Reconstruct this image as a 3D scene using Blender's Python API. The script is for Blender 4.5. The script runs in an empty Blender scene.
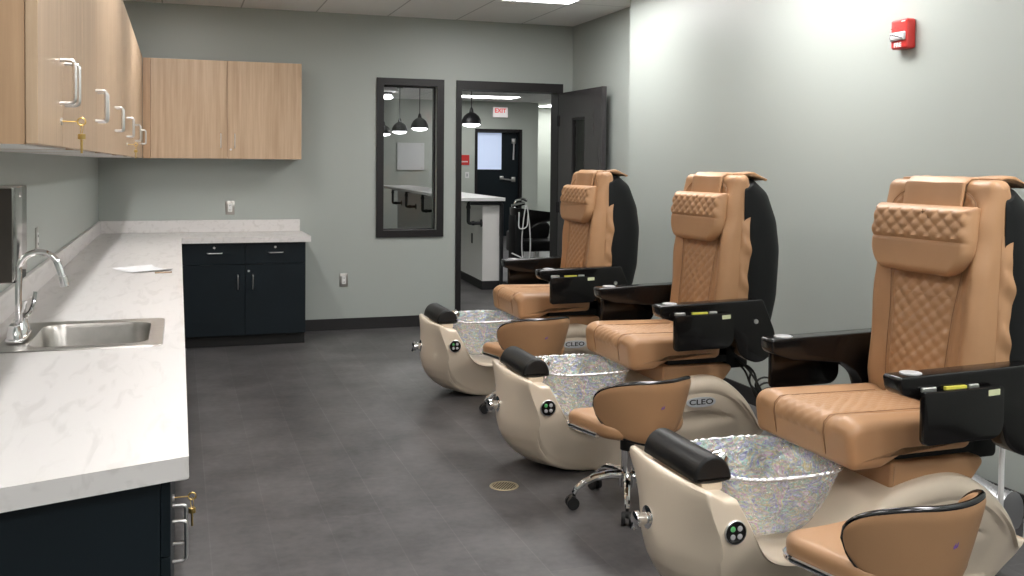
import bpy, bmesh, math, random
from mathutils import Vector, Matrix, noise
PI = math.pi
random.seed(7)
scene = bpy.context.scene
COL = scene.collection

# ------------------------------------------------------------------ materials
def newmat(name):
    m = bpy.data.materials.new(name); m.use_nodes = True
    nt = m.node_tree
    return m, nt, nt.nodes['Principled BSDF']

def setin(b, **kw):
    for k, v in kw.items():
        k = k.replace('_', ' ')
        s = b.inputs[k]
        if isinstance(v, (tuple, list)) and len(v) == 3 and s.type == 'RGBA': v = (*v, 1)
        s.default_value = v

def plain(name, col, rough=.5, metal=0., spec=.5, coat=0., var=.0, vscale=8., bump=0., bscale=200.):
    m, nt, b = newmat(name)
    setin(b, Base_Color=col, Roughness=rough, Metallic=metal, Specular_IOR_Level=spec, Coat_Weight=coat)
    N, L = nt.nodes, nt.links
    tc = N.new('ShaderNodeTexCoord')
    if var > 0:
        n = N.new('ShaderNodeTexNoise'); n.inputs['Scale'].default_value = vscale; n.inputs['Detail'].default_value = 4
        L.new(tc.outputs['Object'], n.inputs['Vector'])
        r = N.new('ShaderNodeValToRGB')
        r.color_ramp.elements[0].position = .3; r.color_ramp.elements[1].position = .7
        r.color_ramp.elements[0].color = (*[c*(1-var) for c in col], 1); r.color_ramp.elements[1].color = (*[min(1, c*(1+var)) for c in col], 1)
        L.new(n.outputs['Fac'], r.inputs['Fac']); L.new(r.outputs['Color'], b.inputs['Base Color'])
    if bump > 0:
        n = N.new('ShaderNodeTexNoise'); n.inputs['Scale'].default_value = bscale; n.inputs['Detail'].default_value = 3
        L.new(tc.outputs['Object'], n.inputs['Vector'])
        bp = N.new('ShaderNodeBump'); bp.inputs['Strength'].default_value = bump; bp.inputs['Distance'].default_value = .002
        L.new(n.outputs['Fac'], bp.inputs['Height']); L.new(bp.outputs['Normal'], b.inputs['Normal'])
    return m

def emis(name, col, strength):
    m, nt, b = newmat(name)
    setin(b, Base_Color=col, Emission_Color=col, Emission_Strength=strength, Roughness=.6)
    return m

def wood(name, c1, c2, axis_scale):
    m, nt, b = newmat(name); N, L = nt.nodes, nt.links
    tc = N.new('ShaderNodeTexCoord'); mp = N.new('ShaderNodeMapping'); mp.inputs['Scale'].default_value = axis_scale
    L.new(tc.outputs['Object'], mp.inputs['Vector'])
    n = N.new('ShaderNodeTexNoise'); n.inputs['Scale'].default_value = 1; n.inputs['Detail'].default_value = 5; n.inputs['Roughness'].default_value = .6
    L.new(mp.outputs['Vector'], n.inputs['Vector'])
    r = N.new('ShaderNodeValToRGB'); r.color_ramp.elements[0].position = .32; r.color_ramp.elements[1].position = .68
    r.color_ramp.elements[0].color = (*c1, 1); r.color_ramp.elements[1].color = (*c2, 1)
    L.new(n.outputs['Fac'], r.inputs['Fac']); L.new(r.outputs['Color'], b.inputs['Base Color'])
    setin(b, Roughness=.42)
    return m

def marble(name):
    m, nt, b = newmat(name); N, L = nt.nodes, nt.links
    tc = N.new('ShaderNodeTexCoord'); mp = N.new('ShaderNodeMapping'); mp.inputs['Scale'].default_value = (17, 3.2, 17); mp.inputs['Rotation'].default_value = (0, 0, .12)
    L.new(tc.outputs['Object'], mp.inputs['Vector'])
    n = N.new('ShaderNodeTexNoise'); n.inputs['Scale'].default_value = 1.3; n.inputs['Detail'].default_value = 6; n.inputs['Distortion'].default_value = .8
    L.new(mp.outputs['Vector'], n.inputs['Vector'])
    r = N.new('ShaderNodeValToRGB'); e = r.color_ramp.elements
    e[0].position = .34; e[0].color = (.61, .585, .572, 1); e[1].position = .48; e[1].color = (.69, .665, .655, 1)
    L.new(n.outputs['Fac'], r.inputs['Fac']); L.new(r.outputs['Color'], b.inputs['Base Color'])
    setin(b, Roughness=.38)
    return m

def floormat(name):
    m, nt, b = newmat(name); N, L = nt.nodes, nt.links
    tc = N.new('ShaderNodeTexCoord')
    mp = N.new('ShaderNodeMapping'); mp.inputs['Rotation'].default_value = (0, 0, PI/2); mp.inputs['Location'].default_value = (.35, -.338, 0)
    L.new(tc.outputs['Object'], mp.inputs['Vector'])
    br = N.new('ShaderNodeTexBrick'); br.offset = .37; br.offset_frequency = 2
    for k, v in (('Scale', 1.), ('Mortar Size', .0026), ('Mortar Smooth', .3), ('Bias', 0.), ('Brick Width', 1.22), ('Row Height', .2275)):
        br.inputs[k].default_value = v
    br.inputs['Color1'].default_value = (.88, .88, .88, 1); br.inputs['Color2'].default_value = (1.12, 1.12, 1.12, 1); br.inputs['Mortar'].default_value = (1.32, 1.32, 1.32, 1)
    L.new(mp.outputs['Vector'], br.inputs['Vector'])
    n = N.new('ShaderNodeTexNoise'); n.inputs['Scale'].default_value = 2.6; n.inputs['Detail'].default_value = 7; n.inputs['Roughness'].default_value = .62
    L.new(tc.outputs['Object'], n.inputs['Vector'])
    n2 = N.new('ShaderNodeTexNoise'); n2.inputs['Scale'].default_value = 28; n2.inputs['Detail'].default_value = 3
    L.new(tc.outputs['Object'], n2.inputs['Vector'])
    r = N.new('ShaderNodeValToRGB'); e = r.color_ramp.elements
    e[0].position = .35; e[0].color = (.042, .040, .041, 1); e[1].position = .65; e[1].color = (.112, .106, .107, 1)
    mx = N.new('ShaderNodeMix'); mx.data_type = 'FLOAT'; mx.inputs[0].default_value = .22
    L.new(n.outputs['Fac'], mx.inputs[2]); L.new(n2.outputs['Fac'], mx.inputs[3])
    L.new(mx.outputs[0], r.inputs['Fac'])
    m2 = N.new('ShaderNodeMix'); m2.data_type = 'RGBA'; m2.blend_type = 'MULTIPLY'; m2.inputs[0].default_value = 1
    L.new(r.outputs['Color'], m2.inputs[6]); L.new(br.outputs['Color'], m2.inputs[7])
    L.new(m2.outputs[2], b.inputs['Base Color'])
    setin(b, Roughness=.42, Specular_IOR_Level=.45)
    bp = N.new('ShaderNodeBump'); bp.inputs['Strength'].default_value = .15; bp.inputs['Distance'].default_value = .002
    L.new(n2.outputs['Fac'], bp.inputs['Height']); L.new(bp.outputs['Normal'], b.inputs['Normal'])
    return m

def ceilmat(name):
    m, nt, b = newmat(name); N, L = nt.nodes, nt.links
    tc = N.new('ShaderNodeTexCoord')
    mp = N.new('ShaderNodeMapping'); mp.inputs['Rotation'].default_value = (0, 0, 0); mp.inputs['Location'].default_value = (-.493, -.05, 0)
    L.new(tc.outputs['Object'], mp.inputs['Vector'])
    br = N.new('ShaderNodeTexBrick'); br.offset = 0; br.squash = 1
    for k, v in (('Scale', 1.), ('Mortar Size', .006), ('Mortar Smooth', .1), ('Bias', 0.), ('Brick Width', .62), ('Row Height', 1.22)):
        br.inputs[k].default_value = v
    br.inputs['Color1'].default_value = (.86, .85, .83, 1); br.inputs['Color2'].default_value = (.86, .85, .83, 1); br.inputs['Mortar'].default_value = (.50, .49, .48, 1)
    L.new(mp.outputs['Vector'], br.inputs['Vector']); L.new(br.outputs['Color'], b.inputs['Base Color'])
    n = N.new('ShaderNodeTexNoise'); n.inputs['Scale'].default_value = 120
    L.new(tc.outputs['Object'], n.inputs['Vector'])
    bp = N.new('ShaderNodeBump'); bp.inputs['Strength'].default_value = .3; bp.inputs['Distance'].default_value = .003
    L.new(n.outputs['Fac'], bp.inputs['Height']); L.new(bp.outputs['Normal'], b.inputs['Normal'])
    setin(b, Roughness=.9)
    return m

def glassmat(name, tint=(1, 1, 1), refl=.5):
    m = bpy.data.materials.new(name); m.use_nodes = True
    nt = m.node_tree; N, L = nt.nodes, nt.links
    N.remove(N['Principled BSDF']); out = N['Material Output']
    t = N.new('ShaderNodeBsdfTransparent'); t.inputs['Color'].default_value = (*tint, 1)
    g = N.new('ShaderNodeBsdfGlossy'); g.inputs['Roughness'].default_value = .02
    lw = N.new('ShaderNodeFresnel'); lw.inputs['IOR'].default_value = 1.45
    mx = N.new('ShaderNodeMixShader')
    L.new(lw.outputs[0], mx.inputs[0]); L.new(t.outputs[0], mx.inputs[1]); L.new(g.outputs[0], mx.inputs[2])
    L.new(mx.outputs[0], out.inputs['Surface'])
    return m

def holomat(name):
    # crinkled holographic basin liner: clear plastic with coloured foil flecks
    m = bpy.data.materials.new(name); m.use_nodes = True
    nt = m.node_tree; N, L = nt.nodes, nt.links
    b = N['Principled BSDF']; out = N['Material Output']
    tc = N.new('ShaderNodeTexCoord')
    mp = N.new('ShaderNodeMapping'); mp.inputs['Scale'].default_value = (1, 1, 1.4); mp.inputs['Rotation'].default_value = (.5, .4, .6)
    L.new(tc.outputs['Object'], mp.inputs['Vector'])
    n = N.new('ShaderNodeTexNoise'); n.inputs['Scale'].default_value = 10; n.inputs['Detail'].default_value = 2; n.inputs['Distortion'].default_value = 3.2
    L.new(mp.outputs['Vector'], n.inputs['Vector'])
    r = N.new('ShaderNodeValToRGB'); cr = r.color_ramp
    stops = [(.25, (.93, .93, .95)), (.37, (.70, .72, .98)), (.41, (.36, .38, .86)), (.44, (.95, .96, .98)), (.475, (.48, .92, .78)), (.51, (.98, .97, .95)),
             (.545, (.98, .86, .42)), (.58, (.97, .97, .98)), (.615, (.92, .48, .84)), (.65, (.97, .97, .98)), (.70, (.95, .95, .96))]
    cr.elements[0].position = stops[0][0]; cr.elements[0].color = (*stops[0][1], 1)
    cr.elements[1].position = stops[-1][0]; cr.elements[1].color = (*stops[-1][1], 1)
    for p, c in stops[1:-1]:
        e = cr.elements.new(p); e.color = (*c, 1)
    L.new(n.outputs['Fac'], r.inputs['Fac']); L.new(r.outputs['Color'], b.inputs['Base Color'])
    v = N.new('ShaderNodeTexVoronoi'); v.inputs['Scale'].default_value = 46
    n3 = N.new('ShaderNodeTexNoise'); n3.inputs['Scale'].default_value = 30; n3.inputs['Detail'].default_value = 3; n3.inputs['Distortion'].default_value = 2.2
    L.new(mp.outputs['Vector'], v.inputs['Vector']); L.new(mp.outputs['Vector'], n3.inputs['Vector'])
    ad = N.new('ShaderNodeMath'); ad.operation = 'ADD'
    L.new(v.outputs['Distance'], ad.inputs[0]); L.new(n3.outputs['Fac'], ad.inputs[1])
    bp = N.new('ShaderNodeBump'); bp.inputs['Strength'].default_value = 1; bp.inputs['Distance'].default_value = .012
    L.new(ad.outputs[0], bp.inputs['Height']); L.new(bp.outputs['Normal'], b.inputs['Normal'])
    setin(b, Roughness=.12, Metallic=.25, Specular_IOR_Level=.9)
    t = N.new('ShaderNodeBsdfTransparent'); t.inputs['Color'].default_value = (.98, .98, .98, 1)
    mr = N.new('ShaderNodeMapRange'); mr.inputs['From Min'].default_value = .35; mr.inputs['From Max'].default_value = .65; mr.inputs['To Min'].default_value = .30; mr.inputs['To Max'].default_value = .70
    L.new(n3.outputs['Fac'], mr.inputs['Value'])
    mx = N.new('ShaderNodeMixShader'); L.new(mr.outputs[0], mx.inputs[0])
    L.new(t.outputs[0], mx.inputs[1]); L.new(b.outputs[0], mx.inputs[2]); L.new(mx.outputs[0], out.inputs['Surface'])
    return m

M = {}
M['wall'] = plain('sage_paint', (.380, .410, .386), .42, bump=.08, bscale=260)
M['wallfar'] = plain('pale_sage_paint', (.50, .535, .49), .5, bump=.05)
M['ceil'] = ceilmat('ceiling_tile')
M['floor'] = floormat('vinyl_plank')
M['base'] = plain('black_rubber_base', (.012, .011, .012), .5)
M['wood'] = wood('oak_laminate', (.44, .305, .195), (.575, .42, .287), (38, 38, 1.6))
M['wooddk'] = wood('oak_edge', (.40, .25, .145), (.52, .34, .205), (38, 38, 1.6))
M['white'] = plain('white_melamine', (.72, .71, .69), .5)
M['navy'] = plain('midnight_laminate', (.0055, .0105, .0145), .45, spec=.25, var=.12, vscale=3)
M['kick'] = plain('black_toe_kick', (.008, .008, .008), .6)
M['marble'] = marble('white_streaked_laminate')
M['steel'] = plain('brushed_steel', (.46, .44, .415), .30, 1., var=.06, vscale=30)
M['satin'] = plain('satin_nickel', (.72, .71, .70), .30, 1.)
M['chrome'] = plain('chrome', (.86, .86, .87), .07, 1.)
M['dkchrome'] = plain('dark_chrome_piping', (.10, .10, .105), .16, 1.)
M['brass'] = plain('brass_key', (.62, .44, .16), .28, 1.)
M['frame'] = plain('charcoal_frame', (.015, .0135, .0145), .4, spec=.3)
M['doorleaf'] = wood('charcoal_wood_door', (.034, .031, .033), (.048, .044, .046), (26, 26, 1.2)); M['doorleaf'].node_tree.nodes['Principled BSDF'].inputs['Roughness'].default_value = .24
M['glass'] = glassmat('clear_glass')
M['leather'] = plain('tan_leather', (.43, .240, .122), .42, var=.05, vscale=5, bump=.25, bscale=420)
M['seam'] = plain('brown_stitching', (.22, .11, .05), .6)
M['cream'] = plain('cream_gelcoat', (.78, .665, .53), .30, coat=.2)
M['blackvinyl'] = plain('black_vinyl', (.0065, .0065, .007), .42, spec=.35, bump=.15, bscale=500)
M['blackshell'] = plain('black_shell', (.006, .0065, .007), .55, spec=.25)
M['piano'] = plain('gloss_black_plastic', (.005, .0045, .0045), .2, spec=.35, coat=.15)
M['holo'] = holomat('holographic_liner')
M['rim'] = plain('silver_rope_rim', (.80, .80, .82), .22, .7, bump=1., bscale=150)
M['grey'] = plain('grey_plastic', (.42, .42, .43), .4)
M['whiteplas'] = plain('white_plastic', (.78, .78, .77), .35)
M['black'] = plain('black_rubber', (.012, .012, .012), .5)
M['red'] = plain('red_plastic', (.60, .035, .03), .35)
M['green'] = plain('green_button', (.12, .45, .16), .35)
M['yellow'] = plain('yellow_label', (.72, .66, .10), .5)
M['palegreen'] = plain('pale_green_label', (.62, .66, .42), .5)
M['purple'] = plain('purple_thread', (.20, .10, .38), .6)
M['paper'] = plain('white_paper', (.86, .86, .88), .7)
M['tanpen'] = plain('tan_wood', (.50, .36, .24), .5)
M['brown'] = plain('brown_reflection_tint', (.42, .22, .11), .3, .4)
M['deskwhite'] = plain('white_desk_panel', (.80, .78, .76), .5)
M['pipe'] = plain('black_iron_pipe', (.025, .025, .027), .38, .4)
M['plaque'] = plain('silver_plaque', (.62, .64, .67), .3, .3)
M['light'] = emis('troffer_diffuser', (1, .985, .965), 9.)
M['strip'] = emis('slim_light_diffuser', (1, .985, .965), 23.)
M['lightfar'] = emis('far_troffer_diffuser', (1, .99, .97), 5.5)
M['bulb'] = emis('pendant_bulb', (.98, .98, 1.0), 3.)
M['exit'] = emis('lit_exit_face', (1, .93, .92), .16)
M['exitred'] = emis('lit_exit_letters', (.90, .10, .10), .2)
M['daypane'] = emis('daylit_frosted_pane', (.60, .70, .92), .20)
M['acrylic'] = plain('white_acrylic_board', (.78, .79, .80), .3)

# ------------------------------------------------------------------ geometry helpers
def link(o, parent=None):
    COL.objects.link(o)
    if parent is not None: o.parent = parent
    return o

def build(name, bm, mat, parent=None, smooth=35, offset=None):
    if offset is not None: bmesh.ops.translate(bm, verts=bm.verts, vec=Vector(offset))
    bmesh.ops.recalc_face_normals(bm, faces=bm.faces)
    me = bpy.data.meshes.new(name); bm.to_mesh(me); bm.free()
    mats = mat if isinstance(mat, (list, tuple)) else [mat]
    for x in mats: me.materials.append(x)
    if smooth:
        for p in me.polygons: p.use_smooth = True
        me.set_sharp_from_angle(angle=math.radians(smooth))
    o = bpy.data.objects.new(name, me)
    return link(o, parent)

def thing(name, label, cat, loc=(0, 0, 0), rz=0, group=None):
    o = bpy.data.objects.new(name, None); o.empty_display_size = .1
    o.location = loc; o.rotation_euler = (0, 0, rz)
    return tag(link(o), label, cat, group)

def tag(o, label, cat, group=None, kind=None):
    o['label'] = label; o['category'] = cat
    if group: o['group'] = group
    if kind: o['kind'] = kind
    return o

def struct(o, label=None, cat=None):
    o['kind'] = 'structure'
    if label: o['label'] = label
    if cat: o['category'] = cat
    return o

def dup(root, loc, rz, label, group=None):
    def cp(o, parent):
        c = o.copy(); COL.objects.link(c)
        if parent is not None: c.parent = parent
        for ch in kids[o]: cp(ch, c)
        return c
    kids = {}
    def walk(o):
        kids[o] = list(o.children)
        for ch in kids[o]: walk(ch)
    walk(root)
    r = cp(root, None)
    r.location = loc; r.rotation_euler = (0, 0, rz); r['label'] = label
    if group: r['group'] = group
    return r

def BM(): return bmesh.new()

def box(bm, x0, x1, y0, y1, z0, z1, r=0, seg=2, mi=0):
    v = [bm.verts.new((x, y, z)) for x in (x0, x1) for y in (y0, y1) for z in (z0, z1)]
    fs = [bm.faces.new([v[i] for i in q]) for q in ((0, 1, 3, 2), (4, 6, 7, 5), (0, 4, 5, 1), (2, 3, 7, 6), (0, 2, 6, 4), (1, 5, 7, 3))]
    for f in fs: f.material_index = mi
    if r > 0:
        es = list({e for f in fs for e in f.edges})
        bmesh.ops.recalc_face_normals(bm, faces=fs)
        bmesh.ops.bevel(bm, geom=es, offset=r, segments=seg, affect='EDGES', profile=.5, clamp_overlap=True)

def tube(bm, pts, rad, seg=10, closed=False, mi=0, caps=True):
    pts = [Vector(p) for p in pts]; n = len(pts)
    rads = rad if isinstance(rad, (list, tuple)) else [rad]*n
    rings = []; prev = None
    for i, p in enumerate(pts):
        if closed: t = (pts[(i+1) % n] - pts[i-1])
        else: t = pts[min(i+1, n-1)] - pts[max(i-1, 0)]
        t.normalize()
        if prev is None:
            a = Vector((0, 0, 1)) if abs(t.z) < .9 else Vector((1, 0, 0))
            nrm = t.cross(a).normalized()
        else:
            nrm = (prev - t*prev.dot(t)).normalized()
        prev = nrm; bn = t.cross(nrm)
        rings.append([bm.verts.new(p + (nrm*math.cos(2*PI*k/seg) + bn*math.sin(2*PI*k/seg))*rads[i]) for k in range(seg)])
    m = n if closed else n-1
    for i in range(m):
        a, b = rings[i], rings[(i+1) % n]
        off = 0
        if closed and i == n-1:
            off = min(range(seg), key=lambda s: (a[0].co - b[s].co).length)
        for k in range(seg):
            f = bm.faces.new((a[k], a[(k+1) % seg], b[(k+1+off) % seg], b[(k+off) % seg])); f.material_index = mi
    if not closed and caps:
        for rg in (rings[0], rings[-1]):
            f = bm.faces.new(rg); f.material_index = mi

def arc_path(pts, r=.01, seg=5):
    """polyline with filleted corners (3-D)"""
    P = [Vector(p) for p in pts]; out = [P[0]]
    for i in range(1, len(P)-1):
        a, b, c = P[i-1], P[i], P[i+1]
        d1 = (a-b); d2 = (c-b); l = min(r, d1.length*.49, d2.length*.49)
        p1 = b + d1.normalized()*l; p2 = b + d2.normalized()*l
        for k in range(seg+1):
            t = k/seg
            out.append(p1*(1-t)**2 + b*2*t*(1-t) + p2*t*t)
    out.append(P[-1]); return out

def lathe(bm, prof, center=(0, 0, 0), axis='Z', seg=28, mi=0, mat=None):
    """prof: (radius, height) pairs"""
    rings = []
    for r, h in prof:
        rg = []
        for k in range(seg):
            a = 2*PI*k/seg; x, y = r*math.cos(a), r*math.sin(a)
            p = {'Z': (x, y, h), 'X': (h, x, y), 'Y': (x, h, y)}[axis]
            p = Vector(p)
            if mat is not None: p = mat @ p
            rg.append(bm.verts.new(p + Vector(center)))
        rings.append(rg)
    for a, b in zip(rings, rings[1:]):
        for k in range(seg):
            f = bm.faces.new((a[k], a[(k+1) % seg], b[(k+1) % seg], b[k])); f.material_index = mi
    for rg in (rings[0], rings[-1]):
        f = bm.faces.new(rg); f.material_index = mi

def rpoly(pts, r, seg=6, step=None):
    n = len(pts); rs = r if isinstance(r, (list, tuple)) else [r]*n
    P = [Vector((p[0], p[1])) for p in pts]; out = []
    for i in range(n):
        a, b, c = P[i-1], P[i], P[(i+1) % n]
        d1, d2 = a-b, c-b; l1, l2 = d1.length, d2.length
        d1.normalize(); d2.normalize()
        ang = d1.angle(d2)
        if rs[i] <= 0 or ang > PI-.02: out.append(b); continue
        l = min(rs[i]/math.tan(ang/2), l1*.48, l2*.48); rr = l*math.tan(ang/2)
        cen = b + (d1+d2).normalized()*(rr/math.sin(ang/2))
        p1, p2 = b+d1*l, b+d2*l
        a1 = math.atan2(p1.y-cen.y, p1.x-cen.x); a2 = math.atan2(p2.y-cen.y, p2.x-cen.x)
        da = (a2-a1+PI) % (2*PI)-PI
        for k in range(seg+1):
            t = a1+da*k/seg; out.append(Vector((cen.x+rr*math.cos(t), cen.y+rr*math.sin(t))))
    if step:
        res = []
        for i in range(len(out)):
            a, b = out[i], out[(i+1) % len(out)]
            m = max(1, int((b-a).length/step))
            for k in range(m): res.append(a+(b-a)*k/m)
        out = res
    return out

def loft(bm, ring, ys, er=.01, disp=None, axis='Y', mi=0, inner=None):
    """extrude a closed 2-D ring along an axis with rounded ends; disp(s, y, p, n) pushes points outward"""
    n = len(ring)
    area = sum(ring[i].x*ring[(i+1) % n].y - ring[(i+1) % n].x*ring[i].y for i in range(n))
    sg = 1 if area > 0 else -1
    nor = []; s = [0]
    for i in range(n):
        t = (ring[(i+1) % n]-ring[i-1]).normalized(); nor.append(Vector((t.y, -t.x))*sg)
        s.append(s[-1]+(ring[(i+1) % n]-ring[i]).length)
    y0, y1 = ys[0], ys[-1]
    rings = []
    for y in ys:
        d = min(y-y0, y1-y)
        ins = 0
        if er > 0 and d < er: ins = er*(1-math.sqrt(max(0, 1-(1-d/er)**2)))
        rg = []
        for i in range(n):
            p = ring[i]-nor[i]*ins
            if disp: p = p+nor[i]*disp(s[i], y, ring[i], nor[i])
            co = {'Y': (p.x, y, p.y), 'X': (y, p.x, p.y), 'Z': (p.x, p.y, y)}[axis]
            rg.append(bm.verts.new(co))
        rings.append(rg)
    for a, b in zip(rings, rings[1:]):
        for k in range(n):
            f = bm.faces.new((a[k], a[(k+1) % n], b[(k+1) % n], b[k])); f.material_index = mi
    for rg in (rings[0], rings[-1]):
        f = bm.faces.new(rg); f.material_index = mi

def stations(y0, y1, er=.01, step=None, k=5):
    out = []
    for i in range(k+1): out.append(y0+er*(1-math.cos(PI/2*i/k)))
    a, b = y0+er, y1-er
    if step:
        m = max(1, int((b-a)/step))
        out += [a+(b-a)*i/m for i in range(1, m)]
    for i in range(k, -1, -1): out.append(y1-er*(1-math.cos(PI/2*i/k)))
    return out

def plate(bm, us, vs, keep, f, w0, w1, mi=0):
    """slab made of grid cells; keep(i,j) says which cells exist; f(u,v,w) -> point"""
    V = {}
    def vt(i, j, w):
        if (i, j, w) not in V: V[(i, j, w)] = bm.verts.new(f(us[i], vs[j], (w0, w1)[w]))
        return V[(i, j, w)]
    nu, nv = len(us)-1, len(vs)-1
    K = lambda i, j: 0 <= i < nu and 0 <= j < nv and keep(i, j)
    for i in range(nu):
        for j in range(nv):
            if not K(i, j): continue
            bm.faces.new([vt(i, j, 0), vt(i, j+1, 0), vt(i+1, j+1, 0), vt(i+1, j, 0)])
            bm.faces.new([vt(i, j, 1), vt(i+1, j, 1), vt(i+1, j+1, 1), vt(i, j+1, 1)])
            for (di, dj, a, b) in ((-1, 0, (i, j), (i, j+1)), (1, 0, (i+1, j), (i+1, j+1)), (0, -1, (i, j), (i+1, j)), (0, 1, (i, j+1), (i+1, j+1))):
                if not K(i+di, j+dj):
                    bm.faces.new([vt(*a, 0), vt(*b, 0), vt(*b, 1), vt(*a, 1)])
    for fc in bm.faces: fc.material_index = mi

def text_mesh(name, s, size, mat, parent, matrix, extrude=.0006, bold=0):
    cu = bpy.data.curves.new(name+'_curve', 'FONT'); cu.body = s; cu.size = size; cu.extrude = extrude
    cu.align_x = 'CENTER'; cu.align_y = 'CENTER'; cu.resolution_u = 3; cu.offset = bold
    to = bpy.data.objects.new(name+'_tmp', cu); COL.objects.link(to)
    dg = bpy.context.evaluated_depsgraph_get(); dg.update()
    me = bpy.data.meshes.new_from_object(to.evaluated_get(dg))
    bpy.data.objects.remove(to); bpy.data.curves.remove(cu)
    me.name = name; me.transform(matrix); me.materials.clear(); me.materials.append(mat)
    o = bpy.data.objects.new(name, me)
    return link(o, parent)

def basis(xa, ya, origin):
    x = Vector(xa).normalized(); y = Vector(ya).normalized(); z = x.cross(y)
    return Matrix(((x.x, y.x, z.x, origin[0]), (x.y, y.y, z.y, origin[1]), (x.z, y.z, z.z, origin[2]), (0, 0, 0, 1)))

def sstep(a, b, x):
    t = min(1, max(0, (x-a)/(b-a))); return t*t*(3-2*t)
def lerp_tab(tab, x):
    if x <= tab[0][0]: return tab[0][1]
    for (x0, y0), (x1, y1) in zip(tab, tab[1:]):
        if x <= x1: return y0+(y1-y0)*(x-x0)/(x1-x0)
    return tab[-1][1]
def smooth_tab(tab, x, h=.012):
    return sum(lerp_tab(tab, x+d*h) for d in (-2, -1, 0, 1, 2))/5

# ------------------------------------------------------------------ camera
F, CY = 988.0, 192.57
yaw, pitch, roll = (math.radians(a) for a in (18.637, 1.560, .4894))
EYE = Vector((0, 0, 1.44))
fw = Vector((math.sin(yaw)*math.cos(pitch), math.cos(yaw)*math.cos(pitch), -math.sin(pitch)))
r0 = Vector((math.cos(yaw), -math.sin(yaw), 0)); u0 = r0.cross(fw)
rr_ = r0*math.cos(roll)+u0*math.sin(roll); uu_ = u0*math.cos(roll)-r0*math.sin(roll)
cam = bpy.data.cameras.new('camera'); camo = bpy.data.objects.new('camera', cam); COL.objects.link(camo)
camo.matrix_world = Matrix(((rr_.x, uu_.x, -fw.x, EYE.x), (rr_.y, uu_.y, -fw.y, EYE.y), (rr_.z, uu_.z, -fw.z, EYE.z), (0, 0, 0, 1)))
cam.sensor_fit = 'HORIZONTAL'; cam.sensor_width = 36; cam.lens = 36*F/1024
cam.shift_y = -(288-CY)/1024; cam.clip_start = .05
scene.camera = camo

# ------------------------------------------------------------------ room shell
XL, XR, XR2, YB, YF, H = -.613, 3.31, 3.48, 8.58, -4.6, 2.74
YJ = 6.99
WT = .15
bm = BM(); box(bm, XL-.12, 9.2, YF-.12, 21.5, -.1, 0); struct(build('floor', bm, M['floor'], smooth=0))
bm = BM(); box(bm, XL-.12, XR2+.3, YF-.12, YB, H, H+.1); struct(build('ceiling', bm, M['ceil'], smooth=0))
bm = BM(); box(bm, XL-.12, XL, YF-.12, YB+WT, 0, H); struct(build('wall_left', bm, M['wall'], smooth=0))
bm = BM(); box(bm, XL, XR+.3, YF-.12, YF, 0, H); struct(build('wall_front', bm, M['wall'], smooth=0))
bm = BM()
plate(bm, [YF, YJ, YB], [XR, XR2, XR2+.2], lambda i, j: j == 1 or i == 0, lambda u, v, w: (v, u, w), 0, H)
struct(build('wall_right', bm, M['wall'], smooth=0))
# back wall with window and doorway
us = [XL, 1.69, 2.18, 2.40, 3.34, 9.2]; vs = [0, .855, 2.125, 2.15, 2.74]
def keepb(i, j):
    if i == 1 and j in (1, 2): return False
    if i == 3 and j in (0, 1): return False
    return True
bm = BM(); plate(bm, us, vs, keepb, lambda u, v, w: (u, w, v), YB, YB+WT)
struct(build('wall_back', bm, M['wall'], smooth=0))

def cove(name, pts, h=.10, t=.012):
    bm = BM()
    for (a, b) in zip(pts, pts[1:]):
        a, b = Vector(a), Vector(b); d = (b-a).normalized(); n = Vector((-d.y, d.x))
        q = [a, b, b+n*t, a+n*t]
        lo = [bm.verts.new((p.x, p.y, 0)) for p in q]; hi = [bm.verts.new((p.x, p.y, h)) for p in q]
        for k in range(4): bm.faces.new((lo[k], lo[(k+1) % 4], hi[(k+1) % 4], hi[k]))
        bm.faces.new(hi); bm.faces.new(lo[::-1])
    return struct(build(name, bm, M['base'], smooth=0))
cove('baseboard_back', [(2.352, YB), (.96, YB)])
cove('baseboard_right', [(XR, YF), (XR, YJ)])
cove('baseboard_recess', [(XR2, YJ), (XR2, YB)])
cove('baseboard_left', [(XL, 1.7), (XL, YF)])

# window to the next room
wroot = bpy.data.objects.new('window_1', None); link(wroot); wroot.location = (1.935, YB, .80)
struct(wroot, 'dark framed interior window left of the doorway, looking onto pendant lamps', 'window')
bm = BM()
x0, x1, z0, z1, f = 1.637-1.935, 2.243-1.935, 0, 1.40, .062
plate(bm, [x0, x0+f, x1-f, x1], [z0, z0+f, z1-f, z1], lambda i, j: not (i == 1 and j == 1), lambda u, v, w: (u, w, v), -.02, WT+.02)
build('window_frame', bm, M['frame'], wroot, smooth=0)
bm = BM()
plate(bm, [x0+f, x0+f+.012, x1-f-.012, x1-f], [z0+f, z0+f+.012, z1-f-.012, z1-f], lambda i, j: not (i == 1 and j == 1), lambda u, v, w: (u, w, v), .05, .09)
build('glazing_bead', bm, M['frame'], wroot, smooth=0)
bm = BM(); box(bm, x0+f, x1-f, .066, .072, z0+f, z1-f); build('window_pane', bm, M['glass'], wroot, smooth=0)

# door frame
bm = BM()
plate(bm, [2.358, 2.407, 3.332, 3.381], [0, 2.118, 2.20], lambda i, j: not (i == 1 and j == 0), lambda u, v, w: (u, w, v), YB-.018, YB+WT+.018)
struct(build('trim_1', bm, M['frame'], smooth=0))
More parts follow.
